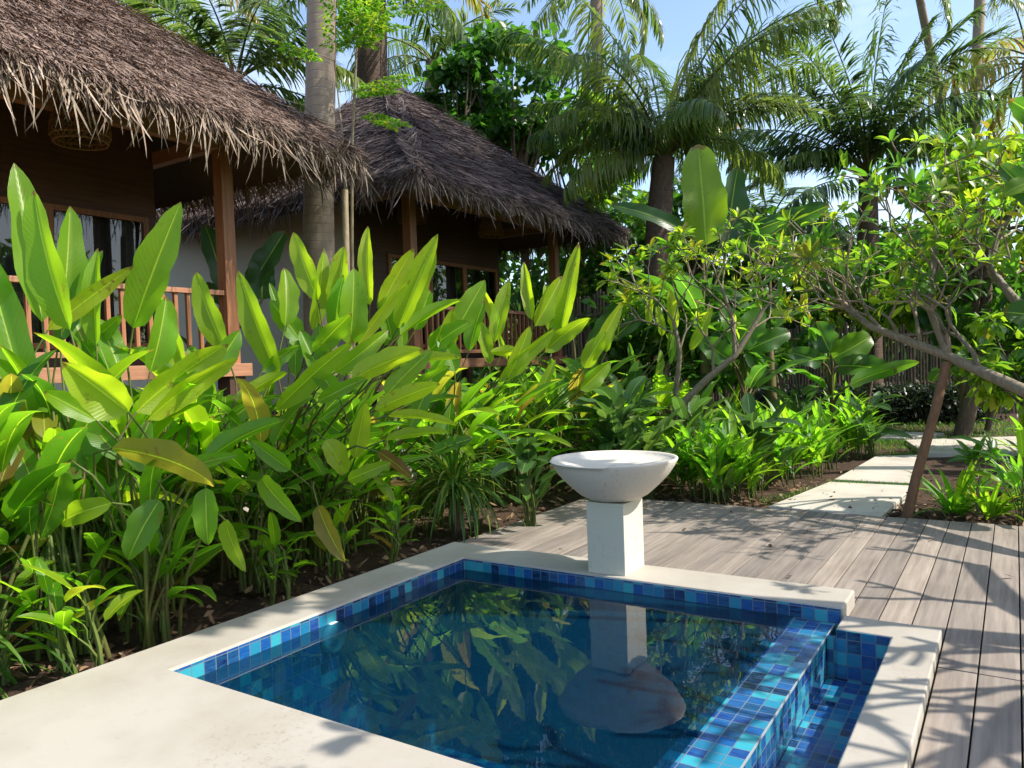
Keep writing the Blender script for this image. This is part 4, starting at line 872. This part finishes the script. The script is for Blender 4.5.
# ---- houses
def strips(mb, P, D, N, L, W, bend, t, segs=3): mb.leaves(P, D, N, L, W, bend, .15, t, segs, 2, .12, .35)
HX0, HX1, HY = -7.2, -14.4, 3.8           # local: eave x front, back; half length in y
EZ, AZ_ = 4.42, 7.45; APX = (-10.8, 0)
def make_house(in_shade):  # flag picks the thatch colours darkened for shade
    h = thing('thatched_house', 'x', 'house', (-10.8, 0, 0))
    inv = Matrix.Translation(Vector((10.8, 0, 0)))
    def part(mb, name, mat, parent=h, **kw):
        o = mb.build(name, MAT[mat], parent, **kw)
        if parent is h: o.matrix_parent_inverse = inv
        return o
    # roof: four hip slopes, flared slightly, laid with strips of palm thatch
    m = MB(); cor = [(HX0, -HY), (HX0, HY), (HX1, HY), (HX1, -HY)]
    TH = .09
    for i in range(4):
        a = np.array(cor[i]); b = np.array(cor[(i+1) % 4]); nU, nV = 10, 10
        V = []; Vu = []
        for j in range(nV+1):
            v = j/nV
            zz = EZ + (AZ_-EZ)*v
            for k in range(nU+1):
                u = k/nU; e = a*(1-u) + b*u; p = e*(1-v) + np.array(APX)*v
                V.append((p[0], p[1], zz)); Vu.append((p[0], p[1], zz-TH*(1-v*.2)))
        f = [[j*(nU+1)+k, j*(nU+1)+k+1, (j+1)*(nU+1)+k+1, (j+1)*(nU+1)+k] for j in range(nV) for k in range(nU)]
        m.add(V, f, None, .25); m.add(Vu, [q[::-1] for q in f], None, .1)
        m.add([V[k] for k in range(nU+1)] + [Vu[k] for k in range(nU+1)], [[k+nU+1, k+nU+2, k+1, k] for k in range(nU)], None, .3)
        e3 = np.array([*a, EZ]), np.array([*b, EZ]); ap = np.array([*APX, AZ_])
        n = 26000 if i in (0, 3) else (9000 if i == 1 else 1500)
        v = 1 - np.sqrt(RNG.uniform(0, 1, n)); v[:n//9] = RNG.uniform(0, .03, n//9); v = np.clip(np.floor(v*30 + RNG.uniform(0, 1.0, n))/30.0 + RNG.normal(0, .008, n), 0, .985); u = RNG.uniform(0, 1, n)
        P = (e3[0]*(1-u[:, None]) + e3[1]*u[:, None])*(1-v[:, None]) + ap*v[:, None]
        P[:, 2] = EZ + (AZ_-EZ)*v
        md = (e3[0]+e3[1])/2 - ap; dn = unit(md); ed = unit(e3[1]-e3[0]); nr = unit(np.cross(ed, -dn)); nr = nr if nr[2] > 0 else -nr
        D = dn + ed*RNG.normal(0, .3, n)[:, None] + nr*RNG.uniform(-.02, .16, n)[:, None]
        Lh = RNG.uniform(.3, .62, n); Lh = np.where(v < .06, Lh*.75, Lh)
        strips(m, P - dn*(Lh*np.where(v < .03, .45, .75))[:, None] + nr*RNG.uniform(.005, .06, n)[:, None], D, nr + ed*RNG.normal(0, .5, n)[:, None], Lh, RNG.uniform(.006, .019, n), RNG.uniform(-.5, .6, n), np.clip(RNG.beta(2, 2.6, n) + .12*(v < .1), 0, 1))
    roof = part(m, 'roof', 'thatch_shaded' if in_shade else 'thatch', smooth=False)
    fm = MB()
    for i in range(4):
        a = np.array([*cor[i], EZ-.06]); b = np.array([*cor[(i+1) % 4], EZ-.06]); n = 1700 if i != 2 else 300
        u = RNG.uniform(-.005, 1.005, n)[:, None]; ed = unit(b-a); outw = np.array([ed[1], -ed[0], 0]); mid = (a+b)/2
        outw = outw if outw @ (mid - np.array([*APX, EZ])) > 0 else -outw
        P = a*(1-u) + b*u - outw*RNG.uniform(-.05, .06, n)[:, None] + np.array([0, 0, 1])*RNG.uniform(-.05, .10, n)[:, None]
        D = outw*RNG.uniform(.05, .75, n)[:, None] + ed*RNG.normal(0, .26, n)[:, None] - np.array([0, 0, 1])*RNG.uniform(.4, 1.2, n)[:, None]
        nn = outw*.6 + np.array([0, 0, .8]) + ed*RNG.normal(0, .5, n)[:, None]
        strips(fm, P, D, nn, RNG.gamma(2.6, .10, n).clip(.07, .66), RNG.uniform(.006, .022, n), RNG.normal(.1, .85, n), RNG.beta(1.3, 1.6, n), 7)
    fr = fm.build('eave_fringe', MAT['fringe_shaded' if in_shade else 'fringe'], roof, smooth=False)
    # frame
    FZ = 1.72; PXF = -8.35; YS = (-2.55, 2.52)
    for x in (PXF, -13.2):
        for y in YS:
            p = MB(); p.box((x-.085, y-.085, FZ-.2), (x+.085, y+.085, EZ+.25)); part(p, 'post', 'teak', smooth=False, bevel=.006)
    bm_ = MB()
    for y in YS: bm_.box((-13.1, y-.06, EZ+.02), (PXF+.1, y+.06, EZ+.2))
    bm_.box((PXF-.06, YS[0]+.09, EZ-.02), (PXF+.06, YS[1]-.09, EZ+.18))
    for k in range(9):
        y = YS[0] + (YS[1]-YS[0])*k/8; bm_.obox((HX0-.12, y*1.35, EZ-.14), (-9.6, y*.6, EZ+.80), .05, .09)
    part(bm_, 'roof_beams', 'teak_x', smooth=False)
    f = MB(); f.box((-13.4, -2.75, FZ-.16), (PXF+.16, 2.72, FZ)); part(f, 'floor', 'teak_x', smooth=False, bevel=.005)
    # front wall with window
    WX = -9.75; w = MB(); y0, y1 = -2.5, 2.47; ztop = EZ+.55
    w.box((WX-.1, y0, 3.72), (WX, y1, ztop)); w.box((WX-.1, y0, FZ), (WX, -1.5, 3.72)); w.box((WX-.1, y1-.12, FZ), (WX, y1, 3.72)); w.box((WX-.1, -1.5, FZ), (WX, y1-.12, FZ+.25))
    w.box((-13.1, y1-.12, FZ), (WX-.1, y1-.02, EZ+.3)); w.box((-13.1, y0, FZ), (WX-.1, y0+.1, EZ+.3)); w.box((-13.15, y0, FZ), (-13.1, y1, EZ+.3))
    part(w, 'wall', 'panel', smooth=False)
    for a, b in ((-1.5, -.2), (-.2, 1.05), (1.05, 2.35)):
        fr_ = MB(); z0, z1 = FZ+.25, 3.72
        for bx in (((WX-.04, a, z0), (WX+.03, a+.07, z1)), ((WX-.04, b-.07, z0), (WX+.03, b, z1)), ((WX-.04, a+.07, z1-.07), (WX+.03, b-.07, z1)), ((WX-.04, a+.07, z0), (WX+.03, b-.07, z0+.07))): fr_.box(*bx)
        wd = part(fr_, 'window', 'teak', smooth=False)
        g = MB(); g.box((WX-.012, a+.07, z0+.07), (WX-.004, b-.07, z1-.07), skip=('-x', '-y', '+y', '-z', '+z')); g.build('pane', MAT['glass'], wd, smooth=False)
        c = MB(); k = 60; V = []
        for j in (0, 1):
            for i in range(k+1): yy = a+.06 + (b-a-.12)*i/k; V.append((WX-.16 + .035*math.sin(i*1.15)+.01*math.sin(i*.37), yy, (z0+.06, z1-.05)[j]))
        c.add(V, [[i, i+1, k+1+i+1, k+1+i] for i in range(k)]); c.build('curtain', MAT['curtain'], wd)
    # railing
    rl = MB(); rl.box((PXF-.05, YS[0]+.09, FZ+.86), (PXF+.05, YS[1]-.09, FZ+.92)); rl.box((PXF-.03, YS[0]+.09, FZ+.1), (PXF+.03, YS[1]-.09, FZ+.16))
    rail = part(rl, 'railing', 'teak_x', smooth=False, bevel=.004)
    bl = MB(); bl.box((-.022, -.022, 0), (.022, .022, .7)); me = None; y = YS[0]+.2
    while y < YS[1]-.1:
        if me is None: o = bl.build('baluster', MAT['teak'], rail, smooth=False); me = o.data
        else: o = bpy.data.objects.new('baluster', me); col.objects.link(o); o.parent = rail
        o.location = (PXF, y, FZ+.16); y += .165
    # low legs under the floor
    for y in YS:
        p = MB(); p.box((PXF-.12, y-.12, .3), (PXF+.12, y+.12, FZ-.16)); part(p, 'footing', 'panel', smooth=False)
    return h
h1 = make_house(False); h1['label'] = 'near thatched veranda house with brown shaggy eaves over the left of the photo'
h1.location = (-10.8, 3.8, 0); h1['group'] = 'thatched guest houses'
h2 = make_house(True); h2['label'] = 'farther thatched house with pointed roof coloured grey-purple for its shade behind the coconut trunk'
h2.location = (-10.8, 12.3, 0); h2.scale = (1, .94, 1); h2['group'] = 'thatched guest houses'
# cream garden wall between the houses
m = MB(); m.box((-26, 9.35, -.1), (-9.3, 9.5, 4.35)); tag(m.build('garden_wall', MAT['cream_wall'], smooth=False, bevel=.01), 'cream rendered garden wall between the two thatched houses', 'wall')
# rubble retaining wall under the verandas
m = MB()
for i in range(640):
    y = U(-1, 10.5); z = U(-.05, 1.0); s_ = U(.06, .15); x = -7.72 + U(-.05, .05) - z*.12
    n = 7; pr = [(.02, -s_*.8), (s_*.7, -s_*.55), (s_, 0), (s_*.75, s_*.5), (.02, s_*.75)]
    jit = [U(.75, 1.2) for _ in range(9)]
    V = []; 
    for (r_, zz) in pr:
        for k in range(n+1): a = 6.283*k/n; q = jit[k % n]; V.append((x + r_*q*math.cos(a)*.8, y + r_*q*math.sin(a)*1.15, z + zz*jit[(k*0)+len(jit)-1]))
    m.add(V, [[a*(n+1)+k, a*(n+1)+k+1, (a+1)*(n+1)+k+1, (a+1)*(n+1)+k] for a in range(4) for k in range(n)], None, random.random())
rw = thing('rubble_wall', 'pale rubble stone retaining wall under the verandas behind the heliconias', 'wall', (-7.8, 7, 0))
o = m.build('stones', MAT['stone'], rw, smooth=False); o.matrix_parent_inverse = Matrix.Translation(Vector((7.8, -7, 0)))
m = MB(); m.box((-14.5, -2, -.1), (-7.8, 15.5, .98)); o = m.build('earth_core', MAT['soil'], rw, smooth=False); o.matrix_parent_inverse = Matrix.Translation(Vector((7.8, -7, 0)))

# basket lamps
def basket(label, p, r, h):
    t = thing('basket_lamp', label, 'lamp', tuple(p), 'woven basket lamps under the eaves')
    m = MB(); prof = lambda z: r*(.35 + .65*math.sin(min(1, (1-z)*1.05)*math.pi*.62)) if z > 0 else r*.9
    for sg in (-1, 1):
        for k in range(26):
            a0 = k*6.283/26; m.tube([(prof(z)*math.cos(a0+sg*z*1.9), prof(z)*math.sin(a0+sg*z*1.9), z*h) for z in np.linspace(0.0, 1, 9)], .006, 4, random.random(), False)
    for z in (.0, .12, .5, .97):
        m.tube([(prof(z)*math.cos(a), prof(z)*math.sin(a), z*h) for a in np.linspace(0, 6.2832, 25)], .011, 5, .5, False)
    m.build('lamp_shade', MAT['rattan'], t)
    c = MB(); c.tube([(0, 0, h*.95), (0, 0, h+.6)], .008, 6); c.build('cord', MAT['dark'], t)
basket('large woven rattan basket lamp hanging under the near eave', at(81, 143, 8.2), .29, .50)
basket('woven basket lamp left of the corner post of the far house', at(412, 222, 14.2), .27, .42)
basket('woven basket lamp hanging right of the corner post of the far house', at(491, 236, 15.4), .25, .42)

# ---- bamboo fences, hedge, lawn
def fence(label, a, b, z0, z1):
    a = np.array(a[:2]); b = np.array(b[:2]); L = np.linalg.norm(b-a); n = int(L/.075); t = thing('bamboo_fence', label, 'fence', ((a[0]+b[0])/2, (a[1]+b[1])/2, z0), 'bamboo fences'); inv = Matrix.Translation(-Vector(t.location))
    m = MB()
    for i in range(n+1):
        p = a + (b-a)*i/n; r_ = U(.026, .04); m.tube([(p[0], p[1], z0), (p[0]+U(-.02, .02), p[1], z1+U(-.12, .1))], r_, 7, random.random())
    o = m.build('bamboo_canes', MAT['bamboo'], t); o.matrix_parent_inverse = inv
    d = np.append((b-a)/L, 0); nn = np.array([-d[1], d[0], 0]); nn = nn if nn @ CAM < nn @ np.append(a, 0) else -nn; 
    for z in (z0+.3*(z1-z0), z0+.85*(z1-z0)):
        r2 = MB(); r2.obox(np.append(a, z)-nn*.06, np.append(b, z)-nn*.06, .05, .05); o = r2.build('rail', MAT['bamboo'], t, smooth=False); o.matrix_parent_inverse = inv
fence('grey bamboo fence at the far end of the garden behind the low hedge', at(715, 384, 20.5), at(1080, 384, 19), -.1, 2.35)
fence('tall bamboo screen at the end of the far house', at(560, 384, 17.6), at(705, 384, 16.6), -.1, 3.1)
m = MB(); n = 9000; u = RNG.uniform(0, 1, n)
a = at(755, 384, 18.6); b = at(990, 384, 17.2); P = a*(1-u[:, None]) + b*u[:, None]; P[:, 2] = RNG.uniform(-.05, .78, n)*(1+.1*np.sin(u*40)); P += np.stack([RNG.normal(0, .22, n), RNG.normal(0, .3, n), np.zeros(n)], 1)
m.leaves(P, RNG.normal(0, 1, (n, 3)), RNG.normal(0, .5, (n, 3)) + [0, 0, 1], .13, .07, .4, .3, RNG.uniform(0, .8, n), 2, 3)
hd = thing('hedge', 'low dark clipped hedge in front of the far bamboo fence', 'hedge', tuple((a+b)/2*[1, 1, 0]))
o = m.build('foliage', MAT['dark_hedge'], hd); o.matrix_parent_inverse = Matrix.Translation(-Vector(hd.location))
m = MB(); n = 15000; lx = RNG.uniform(-6.5, 7, n); ly = RNG.uniform(13.6, 20, n)
sel = (lx > -4.2); lx = lx[sel]; ly = ly[sel]; n = len(lx)
m.leaves(np.stack([lx, ly, np.full(n, -.07)], 1), RNG.normal(0, .45, (n, 3)) + [0, 0, 1], RNG.normal(0, 1, (n, 3)), RNG.uniform(.07, .13, n), RNG.uniform(.01, .02, n), .6, .2, RNG.uniform(.3, .85, n), 2, 2, .1, .6)
for (x0_, y0_, x1_, y1_, k) in ((830, 481, 914, 484.5, 700), (876, 454, 921, 454, 400), (836, 440, 905, 440, 500), (760, 500, 830, 484, 250)):
    uu = RNG.uniform(0, 1, (k, 1)); p0_, p1_ = gnd(x0_, y0_), gnd(x1_, y1_); P = p0_*(1-uu) + p1_*uu + RNG.normal(0, .05, (k, 3))*[1, 1, 0]; P[:, 2] = -.07
    m.leaves(P, RNG.normal(0, .45, (k, 3)) + [0, 0, 1], RNG.normal(0, 1, (k, 3)), RNG.uniform(.07, .12, k), RNG.uniform(.007, .014, k), .6, .2, RNG.uniform(.2, .8, k), 2, 2, .1, .6)
tag(m.build('lawn', MAT['grass']), 'sunlit green lawn around the far path slabs', 'grass', kind='stuff')

# ------------------------------------------------------------------ light, sky, camera
SUN_EL, SUN_H = R(46), (.94, .34)
S = Vector((math.cos(SUN_EL)*SUN_H[0], math.cos(SUN_EL)*SUN_H[1], math.sin(SUN_EL))).normalized()
w = bpy.data.worlds.new('World'); sc.world = w; w.use_nodes = True; nt = w.node_tree; nt.nodes.clear()
sky = nt.nodes.new('ShaderNodeTexSky'); sky.sky_type = 'NISHITA'; sky.sun_disc = False; sky.sun_elevation = SUN_EL; sky.sun_rotation = math.atan2(SUN_H[0], SUN_H[1]); sky.air_density = 1.0; sky.dust_density = 1.2; sky.ozone_density = 1.0
bg = nt.nodes.new('ShaderNodeBackground'); bg.inputs[1].default_value = .15; ou = nt.nodes.new('ShaderNodeOutputWorld')
tcn = nt.nodes.new('ShaderNodeTexCoord'); mp = nt.nodes.new('ShaderNodeMapping'); mp.inputs['Scale'].default_value = (2.2, 2.2, 6.5); nz = nt.nodes.new('ShaderNodeTexNoise'); nz.inputs['Scale'].default_value = 1.3; nz.inputs['Detail'].default_value = 7; nz.inputs['Roughness'].default_value = .6
rp = nt.nodes.new('ShaderNodeValToRGB'); rp.color_ramp.elements[0].position = .5; rp.color_ramp.elements[1].position = .82; rp.color_ramp.elements[1].color = (.55, .55, .55, 1)
mx = nt.nodes.new('ShaderNodeMix'); mx.data_type = 'RGBA'; mx.inputs[7].default_value = (5.2, 5.4, 5.8, 1)
for a_, b_ in ((tcn.outputs['Generated'], mp.inputs[0]), (mp.outputs[0], nz.inputs['Vector']), (nz.outputs[0], rp.inputs[0]), (rp.outputs[0], mx.inputs[0]), (sky.outputs[0], mx.inputs[6]), (mx.outputs[2], bg.inputs[0])): nt.links.new(a_, b_); nt.links.new(bg.outputs[0], ou.inputs[0])
ld = bpy.data.lights.new('sun', 'SUN'); ld.energy = 4.0; ld.angle = R(.5); ld.color = (1, .94, .84)
lo_ = bpy.data.objects.new('sun', ld); col.objects.link(lo_); lo_.rotation_euler = S.to_track_quat('Z', 'Y').to_euler(); lo_.location = (10, 3, 20)

cd = bpy.data.cameras.new('camera'); cd.sensor_width = 36; cd.sensor_fit = 'HORIZONTAL'; cd.lens = F/1024*36; cd.clip_end = 1000; cd.clip_start = .05
co = bpy.data.objects.new('camera', cd); col.objects.link(co)
M4 = Matrix.Identity(4)
for i in range(3):
    for j in range(3): M4[i][j] = MW[i, j]
M4.translation = Vector(CAM); co.matrix_world = M4; sc.camera = co
vs = sc.view_settings; vs.view_transform = 'Standard'; vs.look = 'None'; vs.gamma = 1; vs.exposure = 1.0
cy = sc.cycles; cy.max_bounces = 8; cy.diffuse_bounces = 3; cy.glossy_bounces = 3; cy.transmission_bounces = 5; cy.transparent_max_bounces = 10; cy.caustics_reflective = False; cy.caustics_refractive = False
